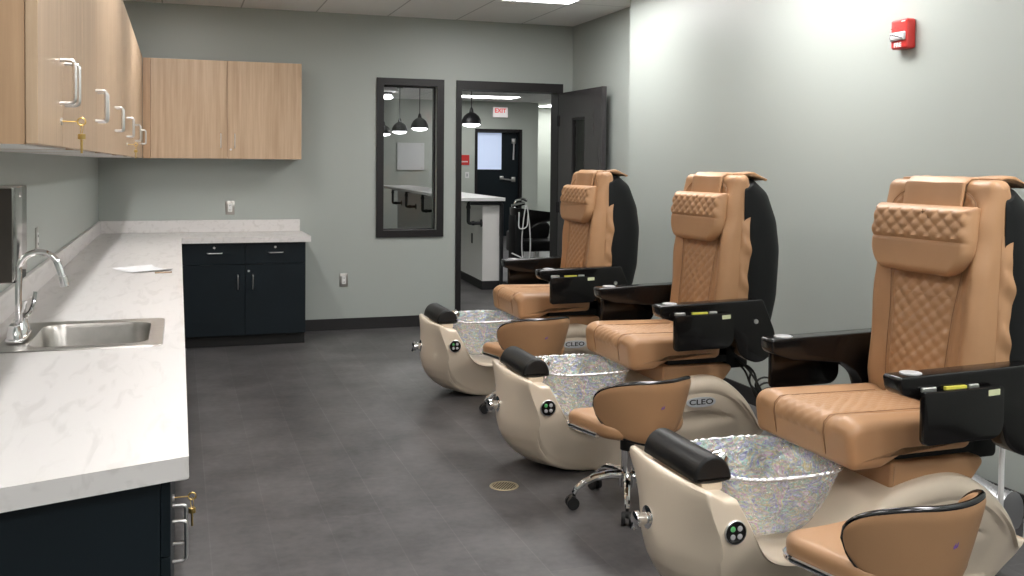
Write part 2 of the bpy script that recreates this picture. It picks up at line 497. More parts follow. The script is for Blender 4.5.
# open door leaf hinged on the right jamb
droot = bpy.data.objects.new('door_1', None); link(droot); droot.location = (3.335, 8.555, .008); droot.rotation_euler = (0, 0, math.radians(2.0))
struct(droot, 'open charcoal door with a narrow glass slot, swung against the right wall', 'door')
bm = BM()
plate(bm, [0, -.30, -.575, -.915][::-1], [0, 1.0, 1.865, 2.105], lambda i, j: not (i == 1 and j == 1), lambda u, v, w: (w, u, v), 0, .044)
build('door_leaf', bm, M['doorleaf'], droot, smooth=0)
bm = BM()
plate(bm, [-.575, -.557, -.318, -.30], [1.0, 1.018, 1.847, 1.865], lambda i, j: not (i == 1 and j == 1), lambda u, v, w: (w, u, v), .004, .04)
build('glazing_frame', bm, M['frame'], droot, smooth=0)
bm = BM(); box(bm, .018, .025, -.557, -.318, 1.018, 1.847); build('slot_pane', bm, M['glass'], droot, smooth=0)
for sx, nm in ((-1, 'lever_handle'), (1, 'lever_handle')):
    bm = BM(); xo = 0 if sx < 0 else .044
    lathe(bm, [(.028, 0), (.028, .008), (.012, .012), (.012, .045)], (xo, -.85, .98), 'X', 16, mat=Matrix.Diagonal((sx, 1, 1)))
    tube(bm, arc_path([(xo+sx*.04, -.85, .98), (xo+sx*.045, -.84, .98), (xo+sx*.045, -.73, .98)], .01), .009, 8)
    build(nm, bm, M['satin'], droot)
for z in (.25, 1.05, 1.85):
    bm = BM(); lathe(bm, [(.007, z-.05), (.007, z+.05)], (-.008, .004, 0), 'Z', 10); build('hinge', bm, M['frame'], droot)

# ------------------------------------------------------------------ ceiling lights
def troffer(x0, x1, y0, y1, z, label, mat, group):
    t = thing('ceiling_light', label, 'ceiling light', ((x0+x1)/2, (y0+y1)/2, z), 0, group)
    hx, hy = (x1-x0)/2, (y1-y0)/2; fr = .022
    bm = BM(); plate(bm, [-hx, -hx+fr, hx-fr, hx], [-hy, -hy+fr, hy-fr, hy], lambda i, j: not (i == 1 and j == 1), lambda u, v, w: (u, v, w), -.012, -.001)
    build('light_frame', bm, M['whiteplas'], t, smooth=0)
    bm = BM(); box(bm, -hx+fr, hx-fr, -hy+fr, hy-fr, -.007, -.002); build('diffuser', bm, mat, t, smooth=0)
    return t
G1 = 'recessed panel lights in the treatment room ceiling'
troffer(2.355, 2.963, 6.15, 7.37, H, 'recessed white ceiling light panel at the top edge above the far chair', M['light'], G1)
for x, y, wd, mt, l in ((-.02, 6.15, .16, 'strip', 'slim ceiling light over the far end of the long counter'),
                    (-.02, 3.71, .16, 'strip', 'slim ceiling light over the sink'),
                    (-.02, 1.27, .16, 'strip', 'slim ceiling light over the near counter end'),
                    (2.355, 3.71, .608, 'light', 'recessed ceiling light panel over the middle chair'),
                    (2.355, 1.27, .608, 'light', 'recessed ceiling light panel over the nearest chair'),
                    (.49, -1.17, .608, 'light', 'added unseen fill light panel behind the viewer, left of two'),  # from here to the list's end: unseen panels added for frontal fill
                    (2.355, -1.17, .608, 'light', 'added unseen fill light panel behind the viewer, right of two'),
                    (1.42, -3.61, .608, 'light', 'added unseen fill light panel by the front wall')):
    troffer(x, x+wd, y, y+1.22, H, l, M[mt], G1)

# ------------------------------------------------------------------ cabinetry
def handle(parent, a, b, out, mat=None, r=.0045, name='handle', proj=.034):
    """U pull between points a and b, standing off along out"""
    a, b, out = Vector(a), Vector(b), Vector(out).normalized()*proj
    bm = BM(); tube(bm, arc_path([a, a+out, b+out, b], .012, 5), r, 8)
    return build(name, bm, mat or M['satin'], parent)

def lock(parent, c, out, key=False):
    out = Vector(out); c = Vector(c)
    bm = BM(); tube(bm, [c, c+out*.006], .009, 12); build('cam_lock', bm, M['satin'], parent)
    if key:
        bm = BM()
        side = out.cross(Vector((0, 0, 1)))
        tube(bm, [c+out*.005, c+out*.040], .0018, 6)
        k = c+out*.048
        tube(bm, [k+(out*math.cos(a)+Vector((0, 0, 1))*math.sin(a))*.009 for a in [2*PI*i/12 for i in range(12)]], .0022, 6, closed=True)
        rc = k+Vector((0, 0, -.016))
        tube(bm, [rc+(out*.3*math.cos(a)+side*.9*math.cos(a)+Vector((0, 0, 1))*math.sin(a))*.013 for a in [2*PI*i/14 for i in range(14)]], .001, 5, closed=True)
        kk = rc+Vector((0, 0, -.02))
        lathe(bm, [(.001, -.008), (.009, -.006), (.009, .006), (.001, .008)], kk, 'Z', 10)
        tube(bm, [kk, kk+Vector((0, 0, -.04))], .0028, 6)
        build('key', bm, M['brass'], parent)

ZU0, ZU1, UF = 1.475, 2.26, -.268
def upper_left(y0, y1, split, label, keyside=None, blind=False):
    t = thing('wall_cabinet', label, 'wall cabinet', (XL, (y0+y1)/2, ZU0), 0, 'oak wall cabinets above the long counter')
    yc = (y0+y1)/2; D = UF-XL-.024
    bm = BM(); box(bm, .001, D, y0-yc+.001, y1-yc-.001, .012, ZU1-ZU0); box(bm, .001, D, y0-yc+.001, y0-yc+.019, 0, .012); box(bm, .001, D, y1-yc-.019, y1-yc-.001, 0, .012); build('carcass', bm, M['wooddk'], t, smooth=0)
    bm = BM(); box(bm, .001, D-.02, y0-yc+.02, y1-yc-.02, .0005, .0115); build('underside_panel', bm, M['white'], t, smooth=0)
    out = (1, 0, 0)
    for (a, b, side) in ((y0, split, 1), (split, y1, -1)):
        bm = BM(); box(bm, D+.001, D+.024, a-yc+.0015, b-yc-.0015, .001, ZU1-ZU0-.001, .0012, 1)
        d = build('door', bm, M['wood'], t, smooth=0)
        hy = (split - side*.05)-yc
        handle(d, (D+.023, hy, .105), (D+.023, hy, .207), out, r=.005)
        if keyside == side: lock(d, (D+.022, hy+side*.012, .062), out, key=True)
    return t
U0, UW = 2.10, 1.055
names = ['oak wall cabinet nearest the camera, plain end panel showing at left',
         'second oak wall cabinet from the camera above the long counter',
         'third oak wall cabinet from the camera above the long counter',
         'fourth oak wall cabinet from the camera above the long counter',
         'fifth oak wall cabinet from the camera above the long counter',
         'last oak wall cabinet of the left run, meeting the back cabinet at the corner']
for k in range(6):
    y0 = U0+k*UW; y1 = y0+UW
    sp = y0+UW/2
    if k == 5: y1 = 8.22
    if k == 0: y0 = 2.185
    upper_left(y0, y1, sp, names[k], keyside=(1 if k == 0 else (1 if k == 3 else None)))
# back wall cabinet
t = thing('wall_cabinet', 'oak two-door wall cabinet on the back wall', 'wall cabinet', (.373, YB, ZU0), 0)
w0, w1 = -.583, .583; D = .308
bm = BM(); box(bm, w0, w1, -D, -.001, .012, ZU1-ZU0); build('carcass', bm, M['wooddk'], t, smooth=0)
bm = BM(); box(bm, w0, w1, -D, -.001, 0, .0115); build('underside_panel', bm, M['white'], t, smooth=0)
for (a, b, hx) in ((w0, -.005, -.056), (-.005, w1, .052)):
    bm = BM(); box(bm, a+.0015, b-.0015, -D-.023, -D-.001, .001, ZU1-ZU0-.001, .0012, 1); d = build('door', bm, M['wood'], t, smooth=0)
    handle(d, (hx, -D-.022, .09), (hx, -D-.022, .20), (0, -1, 0))
    if a > -.1: lock(d, (hx-.03, -D-.022, .075), (0, -1, 0))
bm = BM(); box(bm, UF+.002-.373, w0-.001, 8.251-YB, -.001, 0, ZU1-ZU0); build('filler_panel', bm, M['wooddk'], t, smooth=0)

# counter
ZC, ZT = .866, .044
XE = .018; YE = 7.94; XCR = .995
us = [XL+.001, -.47, -.075, XE, XCR]; vs = [2.02, 3.30, 3.80, YE, YB-.001]
def fcount(u, v, w):
    if v == 2.02: v = 2.02-(XE-u)*.33
    return (u, v, w)
bm = BM()
plate(bm, us, vs, lambda i, j: (i < 3 and not (i == 1 and j == 1)) or j == 3, fcount, ZC-ZT, ZC)
ct = build('countertop', bm, M['marble'], smooth=0)
tag(ct, 'white streaked L-shaped countertop running along the left and back walls', 'countertop')
bm = BM(); box(bm, XL+.001, XL+.021, 1.82, YB-.001, ZC+.0005, .966, .002, 1); box(bm, XL+.021, .978, YB-.021, YB-.001, ZC+.0005, .966, .002, 1)
build('backsplash', bm, M['marble'], ct, smooth=0)

# base cabinets
def base_cab(name_label, y0, y1, key=False, near=False):
    yc = (y0+y1)/2
    t = thing('base_cabinet', name_label, 'base cabinet', (XL, yc, 0), 0, 'dark base cabinets under the long counter')
    D = -.036-XL
    bm = BM()
    zt_c = ZC-ZT-.002
    lowtop = 3.0 < yc < 4.2
    if lowtop: # open box under the sink
        box(bm, .001, D, y0-yc+.001, y0-yc+.02, .092, zt_c); box(bm, .001, D, y1-yc-.02, y1-yc-.001, .092, zt_c); box(bm, .001, D, y0-yc+.02, y1-yc-.02, .092, .11)
        box(bm, .001, .012, y0-yc+.02, y1-yc-.02, .11, zt_c)
    elif near:
        v = [(.001, y0-yc+.001-.205), (D, y0-yc+.001), (D, y1-yc-.001), (.001, y1-yc-.001)]
        lo = [bm.verts.new((*p, .092)) for p in v]; hi = [bm.verts.new((*p, zt_c)) for p in v]
        for k in range(4): bm.faces.new((lo[k], lo[(k+1) % 4], hi[(k+1) % 4], hi[k]))
        bm.faces.new(lo); bm.faces.new(hi)
    else: box(bm, .001, D, y0-yc+.001, y1-yc-.001, .092, zt_c)
    build('carcass', bm, M['navy'], t, smooth=0)
    bm = BM(); box(bm, .001, D-.055, y0-yc+.001, y1-yc-.001, 0, .0915); build('toe_kick', bm, M['kick'], t, smooth=0)
    mid = 0
    for (a, b, side) in ((y0-yc, mid, 1), (mid, y1-yc, -1)):
        bm = BM(); box(bm, D+.001, D+.02, a+.0015, b-.0015, .66, zt_c-.004, .001, 1); dr = build('drawer', bm, M['navy'], t, smooth=0)
        c = (a+b)/2
        handle(dr, (D+.019, c-.055, .742), (D+.019, c+.055, .742), (1, 0, 0)); lock(dr, (D+.019, c, .785), (1, 0, 0))
        bm = BM(); box(bm, D+.001, D+.02, a+.0015, b-.0015, .094, .657, .001, 1); d = build('door', bm, M['navy'], t, smooth=0)
        hy = mid-side*.06
        handle(d, (D+.019, hy, .45), (D+.019, hy, .55), (1, 0, 0))
        if side == 1: lock(d, (D+.019, hy+.03, .60), (1, 0, 0), key)
    return t
labs = ['dark base cabinet at the near counter end, black end panel facing the camera',
        'second dark base cabinet from the near end under the long counter, below the sink',
        'third dark base cabinet from the near end under the long counter',
        'fourth dark base cabinet from the near end under the long counter',
        'last dark base cabinet of the long counter run before the corner']
for k in range(5):
    y0 = 2.15+k*1.055
    base_cab(labs[k], y0 if k else 2.05, y0+1.055, key=(k == 0), near=(k == 0))
bm = BM(); box(bm, XL+.001, -.012, 7.427, YB-.001, .092, ZC-ZT-.002); box(bm, XL+.001, -.085, 7.427, YB-.001, 0, .0915)
tag(build('corner_cabinet', bm, M['navy'], smooth=0), 'plain dark corner cabinet box where the two counter runs meet', 'corner cabinet')
t = thing('base_cabinet', 'dark two-door base cabinet with two drawers under the back counter', 'base cabinet', (.49, YB, 0), 0)
w0, w1 = -.475, .468; D = .588; zt_c = ZC-ZT-.002
bm = BM(); box(bm, -.50, w1, -D, -.001, .092, zt_c); build('carcass', bm, M['navy'], t, smooth=0)
bm = BM(); box(bm, -.50, w1, -D+.05, -.001, 0, .0915); build('toe_kick', bm, M['kick'], t, smooth=0)
for (a, b, dx, hx, lx) in ((w0, 0, -.228, -.175, None), (0, w1, .234, -.0, None)):
    bm = BM(); box(bm, a+.0015, b-.0015, -D-.02, -D-.001, .652, zt_c-.006, .001, 1); dr = build('drawer', bm, M['navy'], t, smooth=0)
    handle(dr, (dx-.054, -D-.019, .742), (dx+.054, -D-.019, .742), (0, -1, 0)); lock(dr, (dx-.003, -D-.019, .783), (0, -1, 0))
    bm = BM(); box(bm, a+.0015, b-.0015, -D-.02, -D-.001, .096, .649, .001, 1); d = build('door', bm, M['navy'], t, smooth=0)
    hx = -.055 if a < -.1 else .057
    handle(d, (hx, -D-.019, .457), (hx, -D-.019, .568), (0, -1, 0))
    if a > -.1: lock(d, (.027, -D-.019, .598), (0, -1, 0))

# sink
t = thing('sink', 'stainless steel drop-in sink set in the long counter', 'sink', (-.29, 3.55, ZC))
bm = BM()
ox, oy = .242, .285
hole = rpoly([(-.155, -.225), (.197, -.225), (.197, .225), (-.155, .225)], .07, 6)
outer = rpoly([(-ox, -oy), (ox, -oy), (ox, oy), (-ox, oy)], .03, 6)
n = len(hole)
ro = [bm.verts.new((p.x, p.y, .0008)) for p in outer]; ro2 = [bm.verts.new((p.x*.992, p.y*.993, .005)) for p in outer]
rh = [bm.verts.new((p.x, p.y, .003)) for p in hole]
rl = [bm.verts.new((p.x*.97+.0, p.y*.97, -.012)) for p in hole]
rb = [bm.verts.new((p.x*.90, p.y*.92, -.145)) for p in hole]; rb2 = [bm.verts.new((p.x*.8, p.y*.82, -.16)) for p in hole]
for a, b in ((ro, ro2), (ro2, rh), (rh, rl), (rl, rb), (rb, rb2)):
    for k in range(n): bm.faces.new((a[k], a[(k+1) % n], b[(k+1) % n], b[k]))
bm.faces.new(rb2)
build('basin', bm, M['steel'], t)
bm = BM(); lathe(bm, [(.045, 0), (.045, .004), (.03, .005), (.012, .002)], (0, 0, -.1598), 'Z', 20); build('drain', bm, M['chrome'], t)
# faucet
t = thing('faucet', 'chrome gooseneck faucet with two lever handles behind the sink bowl', 'faucet', (-.488, 3.50, ZC+.0055))
bm = BM(); loft(bm, rpoly([(-.028, -.11), (.028, -.11), (.028, .11), (-.028, .11)], .027, 6), stations(0, .014, .005, k=3), .005, axis='Z')
lathe(bm, [(.03, .013), (.027, .03), (.02, .045), (.016, .06)], (0, 0, 0), 'Z', 20)
build('base_plate', bm, M['chrome'], t)
bm = BM(); pts = [(0, 0, .05), (0, 0, .15), (.002, 0, .215)]
for k in range(1, 15):
    a = PI-PI*.86*k/14; pts.append((.060+.060*math.cos(a), 0, .215+.062*math.sin(a)))
pts.append((.134, 0, .178))
tube(bm, pts, .0105, 12); e = Vector(pts[-1]); tube(bm, [e+Vector((-.004, 0, .018)), e+Vector((.003, 0, -.014))], .0135, 12)
build('spout', bm, M['chrome'], t)
for s in (-1, 1):
    bm = BM(); lathe(bm, [(.024, .012), (.022, .03), (.017, .045), (.017, .055), (.01, .062)], (0, s*.082, 0), 'Z', 18)
    tube(bm, arc_path([(0, s*.082, .055), (.02, s*.095, .068), (.03, s*.115, .10), (.034, s*.12, .135)], .03), 0.0065, 8)
    build('lever_handle', bm, M['chrome'], t)

# paper towel dispenser on the left wall
t = thing('paper_towel_dispenser', 'stainless steel paper towel dispenser on the left wall beside the faucet', 'paper towel dispenser', (XL, 3.635, 1.05))
bm = BM(); loft(bm, rpoly([(.001, 0), (.112, 0), (.112, .31), (.001, .31)], [0, .012, .006, 0], 4), stations(-.155, .155, .004, k=2), .004); build('housing', bm, plain('mirror_steel', (.55, .54, .52), .14, 1.), t)
for ya in (-.158, .1555):  # dark reflection on the steel sides, painted as dark sheets
    bm = BM(); box(bm, .002, .110, ya, ya+.0025, .004, .304, .001, 1); build('dark_reflection_side', bm, plain('dark_reflection_tint', (.06, .051, .043), .4, .3), t)
bm = BM(); box(bm, .02, .116, -.10, .10, -.004, .022, .002, 1); build('dispensing_slot', bm, M['black'], t)
bm = BM(); lathe(bm, [(.008, 0), (.008, .004)], (.1115, 0, .28), 'X', 12); build('lock', bm, M['chrome'], t)

# outlets
def outlet(loc, rz, label, mat=M['steel']):
    t = thing('wall_outlet', label, 'outlet', loc, rz)
    bm = BM(); box(bm, -.036, .036, -.006, -.0005, -.058, .058, .003, 2); build('cover_plate', bm, mat, t)
    bm = BM(); box(bm, -.017, .017, -.0085, -.0055, -.034, .034, .002, 1); rc = build('receptacle', bm, M['whiteplas'], t)
    for s in (-1, 1):
        bm = BM(); box(bm, -.008, -.005, -.0092, -.0084, s*.018-.006, s*.018+.006); box(bm, .005, .008, -.0092, -.0084, s*.018-.006, s*.018+.006); build('slot', bm, M['black'], rc, smooth=0)
    return t
outlet((.405, YB, 1.068), 0, 'steel outlet plate on the back wall above the counter')
outlet((1.357, YB, .434), 0, 'steel outlet plate low on the back wall right of the counter')
outlet((XL, 4.92, 1.085), PI/2, 'steel outlet plate on the left wall above the faucet')

# paper and pencil on counter
bm = BM()
c = Vector((-.185, 5.62, ZC)); a = .42
nx, ny = 10, 14; g = []
for i in range(nx+1):
    row = []
    for j in range(ny+1):
        u, v = (i/nx-.5)*.216, (j/ny-.5)*.28
        z = .0012+.012*max(0, (abs(v)/.14-.55))**2*4*(.5+.5*(i/nx))
        row.append(Vector((c.x+u*math.cos(a)-v*math.sin(a), c.y+u*math.sin(a)+v*math.cos(a), c.z+z)))
    g.append(row)
top = [[bm.verts.new(p+Vector((0, 0, .0006))) for p in r] for r in g]; bot = [[bm.verts.new(p) for p in r] for r in g]
for i in range(nx):
    for j in range(ny):
        bm.faces.new((top[i][j], top[i+1][j], top[i+1][j+1], top[i][j+1])); bm.faces.new((bot[i][j], bot[i][j+1], bot[i+1][j+1], bot[i+1][j]))
tag(build('paper_sheet', bm, M['paper']), 'loose white sheet of paper lying on the long counter', 'paper')
bm = BM(); tube(bm, [(-.118, 5.415, ZC+.005), (-.035, 5.43, ZC+.005)], .0042, 8)
tag(build('pencil', bm, M['tanpen']), 'thin tan stick lying beside the white paper on the counter', 'pencil')

# floor drain
t = thing('floor_drain', 'round brass floor drain grate in the dark floor', 'floor drain', (1.384, 4.18, 0))
bm = BM()
R1, R2 = .066, .054
prof = [(R2, .0005), (R2, .003), (R1-.002, .003), (R1, .0006)]
rings = [[bm.verts.new((r*math.cos(2*PI*k/32), r*math.sin(2*PI*k/32), h)) for k in range(32)] for r, h in prof]
for q in range(4):
    A, B = rings[q], rings[(q+1) % 4]
    for k in range(32): bm.faces.new((A[k], A[(k+1) % 32], B[(k+1) % 32], B[k]))
for k in range(-4, 5):
    y = k*.0115; l = math.sqrt(max(0, R2*R2-y*y))
    box(bm, -l, l, y-.0022, y+.0022, .0006, .0028)
bmesh.ops.rotate(bm, verts=bm.verts, cent=(0, 0, 0), matrix=Matrix.Rotation(.9, 3, 'Z'))
build('grate', bm, plain('brass_grate', (.55, .47, .32), .35, .6), t, smooth=0)
bm = BM(); lathe(bm, [(R2, .0002), (R2, .0006)], (0, 0, 0), 'Z', 24); build('dark_well', bm, M['black'], t)

# fire alarm
t = thing('fire_alarm', 'red fire alarm horn with white strobe on the right wall', 'fire alarm', (XR, 3.90, 2.085))
def A(u, v, w): return (-w, -u, v)  # u to the right as seen from the room, v up, w out of the wall
bm = BM(); loft(bm, rpoly([(-.058, -.072), (.058, -.072), (.058, .070), (-.058, .070)], .012, 5), stations(0, .054, .012, k=4), .012, axis='Z')
bm.transform(Matrix(((0, 0, -1, 0), (-1, 0, 0, 0), (0, 1, 0, 0), (0, 0, 0, 1)))); build('housing', bm, M['red'], t)
bm = BM(); loft(bm, rpoly([(-.052, -.033), (.048, -.033), (.052, .008), (-.052, .008)], .006, 3), stations(.050, .068, .010, k=4), .010, axis='Z')
bm.transform(Matrix(((0, 0, -1, 0), (-1, 0, 0, 0), (0, 1, 0, 0), (0, 0, 0, 1)))); build('strobe_lens', bm, plain('strobe_lens', (.82, .82, .85), .12, .25), t)
bm = BM()
for k in range(5): box(bm, -.0545, -.0535, -.045+k*.022, -.035+k*.022, .025+.004*(k % 2), .029+.004*(k % 2))
build('horn_slots', bm, plain('dark_red', (.25, .015, .015), .5), t, smooth=0)
text_mesh('fire_lettering', 'FIRE', .028, M['whiteplas'], t, basis((0, -1, 0), (0, 0, 1), (-.0545, .006, -.053)), bold=.0012)
bm = BM(); box(bm, -.0548, -.0542, -.045, -.018, .055, .059); build('maker_mark', bm, M['whiteplas'], t, smooth=0)

# ------------------------------------------------------------------ the room beyond the doorway
YFAR, XC, YFAR2, HF = 19.0, 6.86, 20.5, 2.725
bm = BM()
plate(bm, [1.2, 5.665, 6.565, XC, XC+.1], [0, 2.15, HF], lambda i, j: not (i == 1 and j == 0), lambda u, v, w: (u, w, v), YFAR, YFAR+.12)
box(bm, XC, XC+.1, YFAR+.12, YFAR2, 0, HF)
struct(build('wall_far', bm, M['wallfar'], smooth=0))
bm = BM(); box(bm, 5.0, 9.2, YFAR2, YFAR2+.1, 0, HF); struct(build('wall_far_recess', bm, M['wallfar'], smooth=0))
bm = BM(); box(bm, 9.1, 9.2, YB+WT, YFAR2, 0, HF); struct(build('wall_far_right', bm, M['wallfar'], smooth=0))
bm = BM(); box(bm, 1.1, 1.2, YB+WT, YFAR+.12, 0, HF); struct(build('wall_far_left', bm, M['wallfar'], smooth=0))
bm = BM(); box(bm, 1.1, 9.2, YB+WT, YFAR2+.1, HF, HF+.1); struct(build('ceiling_far', bm, M['ceil'], smooth=0))
# far door
bm = BM(); plate(bm, [5.615, 5.668, 6.562, 6.612], [0, 2.115, 2.175], lambda i, j: not (i == 1 and j == 0), lambda u, v, w: (u, w, v), YFAR-.02, YFAR+.14)
struct(build('trim_2', bm, M['frame'], smooth=0))
droot = bpy.data.objects.new('door_2', None); link(droot); droot.location = (6.115, YFAR+.09, .01)
struct(droot, 'dark far door with a pale blue lit pane beyond the reception desk', 'door')
bm = BM(); plate(bm, [-.445, -.435, .095, .445], [0, 1.35, 2.09, 2.10], lambda i, j: not (i == 1 and j == 1), lambda u, v, w: (u, w, v), 0, .045)
build('door_leaf', bm, M['navy'], droot, smooth=0)
bm = BM(); box(bm, -.435, .095, .015, .025, 1.35, 2.09); build('daylit_pane', bm, M['daypane'], droot, smooth=0)
for z in (1.15, 1.93):
    bm = BM(); box(bm, .30, .385, -.03, -.002, z-.05, z+.05, .006, 2); build('hinge', bm, M['satin'], droot)
bm = BM(); tube(bm, [(.35, -.02, 1.88), (.335, -.03, 1.55)], .018, 8); build('closer_arm', bm, M['satin'], droot)
bm = BM(); box(bm, .05, .13, -.04, -.002, 1.14, 1.22, .01, 2); tube(bm, [(.09, -.05, 1.16), (.33, -.05, 1.13)], .016, 8); build('panic_bar', bm, M['satin'], droot)

G2 = 'recessed panel lights in the room beyond'
t = troffer(4.85, 6.05, 17.35, 18.0, HF, 'bright ceiling light panel in the far room above the exit sign', M['lightfar'], G2)
troffer(7.3, 8.2, 18.9, 20.1, HF, 'ceiling light panel at the far right corner of the room beyond', M['lightfar'], G2)
for k, (x, y, l) in enumerate(((2.7, 9.1, 'added unseen fill light panel in the room beyond, just past the doorway'), (2.0, 11.5, 'added unseen fill light panel in the room beyond, left of the reception desk'),  # hidden panels added to brighten the room beyond and the desk
                               (6.2, 12.8, 'added unseen fill light panel in the room beyond, right of the reception desk'), (6.6, 15.0, 'added unseen fill light panel in the room beyond, right of the far door'))):
    troffer(x, x+1.2, y, y+.6, HF, l, M['lightfar'], G2)

# exit sign
t = thing('exit_sign', 'white lit exit sign with red letters above the far door', 'exit sign', (6.13, YFAR, 2.51))
bm = BM(); box(bm, -.165, .165, -.05, -.001, -.11, .11, .015, 2); build('housing', bm, M['whiteplas'], t)
bm = BM(); box(bm, -.15, .15, -.053, -.0505, -.095, .095); build('lit_face', bm, M['exit'], t, smooth=0)
text_mesh('exit_lettering', 'EXIT', .12, M['exitred'], t, basis((1, 0, 0), (0, 0, 1), (0, -.0545, .03)), bold=.003)
# red wall sign
t = thing('wall_sign', 'small red sign with a white line of text left of the far door', 'sign', (5.40, YFAR, 1.545))
bm = BM(); box(bm, -.10, .10, -.012, -.001, -.10, .10, .003, 1); build('sign_board', bm, M['red'], t, smooth=0)
bm = BM()
for k in range(7): box(bm, -.07+k*.02, -.056+k*.02, -.014, -.0122, -.045, -.02)
build('text_line', bm, M['whiteplas'], t, smooth=0)
t = thing('light_switch', 'white light switch plate under the red sign on the far wall', 'light switch', (5.455, YFAR, 1.245))
bm = BM(); box(bm, -.04, .04, -.008, -.001, -.06, .06, .003, 1); build('cover_plate', bm, M['whiteplas'], t)
bm = BM(); box(bm, -.016, .016, -.013, -.0082, -.03, .03, .002, 1); build('rocker', bm, M['grey'], t)
# frosted board on far wall seen through the window
t = thing('acrylic_board', 'square white board on the far wall seen through the interior window', 'board', (4.303, YFAR, 1.606))
bm = BM(); box(bm, -.27, .27, -.03, -.022, -.265, .265); build('board_panel', bm, M['acrylic'], t, smooth=0)
for sx in (-.22, .22):
    for sz in (-.225, .225):
        bm = BM(); lathe(bm, [(.018, 0), (.018, -.034)], (sx, 0, sz), 'Y', 12); build('standoff', bm, M['satin'], t)
# flush ceiling fixture
t = thing('ceiling_spotlight', 'small black ceiling spotlight seen at the window\'s top left corner', 'ceiling light', (3.50, 17.3, HF))
bm = BM(); lathe(bm, [(.08, -.001), (.08, -.03), (.06, -.05)], (0, 0, 0), 'Z', 20); build('housing', bm, M['black'], t)
bm = BM(); lathe(bm, [(.06, -.05), (.10, -.10), (.05, -.13)], (0, 0, 0), 'Z', 20); build('lamp_lens', bm, M['bulb'], t)

# pendant lamps over the reception desk
def pendant(loc, label):
    t = thing('pendant_lamp', label, 'pendant lamp', loc, 0, 'black dome pendant lamps over the reception desk')
    bm = BM(); tube(bm, [(0, 0, .20), (0, 0, HF-loc[2]-.02)], .006, 8); build('stem', bm, M['black'], t)
    bm = BM(); lathe(bm, [(.05, HF-loc[2]-.02), (.05, HF-loc[2]-.001)], (0, 0, 0), 'Z', 16); build('ceiling_canopy', bm, M['black'], t)
    bm = BM()
    lathe(bm, [(.012, .22), (.025, .19), (.03, .155), (.06, .14), (.10, .105), (.128, .05), (.135, .0), (.130, .0), (.12, .05), (.09, .10), (.05, .13)], (0, 0, 0), 'Z', 28)
    build('shade', bm, M['pipe'], t)
    bm = BM(); lathe(bm, [(.02, .10), (.10, .012), (.118, -.008), (.10, -.026), (.05, -.04), (.004, -.044)], (0, 0, 0), 'Z', 24); build('glass_diffuser', bm, M['bulb'], t)
    return t
pp = pendant((3.69, 12.66, 1.99), 'black dome pendant lamp seen through the doorway')
for loc, l in (((3.42, 14.5, 1.99), 'black dome pendant lamp seen in the window, rightmost there'), ((3.46, 16.1, 1.99), 'black dome pendant lamp in the middle of the window'),
               ((3.46, 17.45, 1.99), 'black dome pendant lamp cut by the window\'s left frame')):
    dup(pp, loc, 0, l)

# reception desk
t = thing('reception_desk', 'long white reception desk with a white bar top beyond the doorway', 'reception desk', (3.33, 10.93, 0), math.radians(-3.5))
bm = BM(); box(bm, 0, .20, 0, 6.6, .10, .98); build('desk_panel', bm, M['deskwhite'], t, smooth=0)
bm = BM(); box(bm, -.006, .206, -.006, 6.6, 0, .10); build('kick_base', bm, M['base'], t, smooth=0)
bm = BM(); box(bm, -.30, .24, -.12, 6.6, 1.03, 1.07, .004, 1); build('bar_top', bm, M['whiteplas'], t)
def bracket(y):
    bm = BM(); tube(bm, arc_path([(-.005, y, .77), (-.16, y, .77), (-.16, y, 1.01), (-.005, y, 1.01)], .025, 4), .021, 10)
    lathe(bm, [(.045, -.012), (.045, 0)], (0, y, .77), 'X', 14); lathe(bm, [(.026, -.12), (.026, -.09)], (0, y, .77), 'X', 12)
    lathe(bm, [(.027, .94), (.027, .97)], (-.16, y, 0), 'Z', 12)
    build('pipe_bracket', bm, M['pipe'], t)
for y in (.04, 1.6, 3.1, 4.6, 6.1): bracket(y)
bm = BM(); tube(bm, arc_path([(-.16, -.05, 1.005), (.215, -.05, 1.005), (.215, -.05, .012)], .03, 4), .021, 10); lathe(bm, [(.05, .0005), (.05, .014)], (.215, -.05, 0), 'Z', 14)
build('pipe_leg', bm, M['pipe'], t)
bm = BM(); box(bm, -.006, -.0005, .50, .57, .50, .62, .001, 1); build('outlet_plate', bm, M['black'], t)
bm = BM(); lathe(bm, [(.09, .0008), (.09, .03), (.07, .07), (.02, .09)], (0, 0, 0), 'Z', 20)
o = build('desk_bell', bm, M['black']); o.location = (3.45, 13.4, 1.071); tag(o, 'small black rounded object standing on the reception desk top', 'desk object')

# shampoo station
t = thing('shampoo_station', 'black salon shampoo bowl on a pedestal behind the doorway', 'shampoo bowl', (3.98, 11.1, 0))
bm = BM()
rings = []
for z, cx, ax, ay in ((.70, -.10, .10, .13), (.76, -.06, .17, .20), (.84, 0, .235, .25), (.90, .04, .28, .27), (.945, .06, .30, .28), (.94, .06, .285, .265), (.88, .03, .25, .24), (.80, -.03, .16, .18)):
    rg = []
    for k in range(28):
        a = 2*PI*k/28; ca, sa = math.cos(a), math.sin(a)
        x = cx+ax*math.copysign(abs(ca)**.8, ca); y = ay*math.copysign(abs(sa)**.8, sa)
        tilt = -.12*(x+.24) if z > .82 else 0
        rg.append(bm.verts.new((x, y, z+tilt)))
    rings.append(rg)
for a, b in zip(rings, rings[1:]):
    for k in range(28): bm.faces.new((a[k], a[(k+1) % 28], b[(k+1) % 28], b[k]))
bm.faces.new(rings[0]); bm.faces.new(rings[-1])
build('bowl', bm, M['piano'], t)
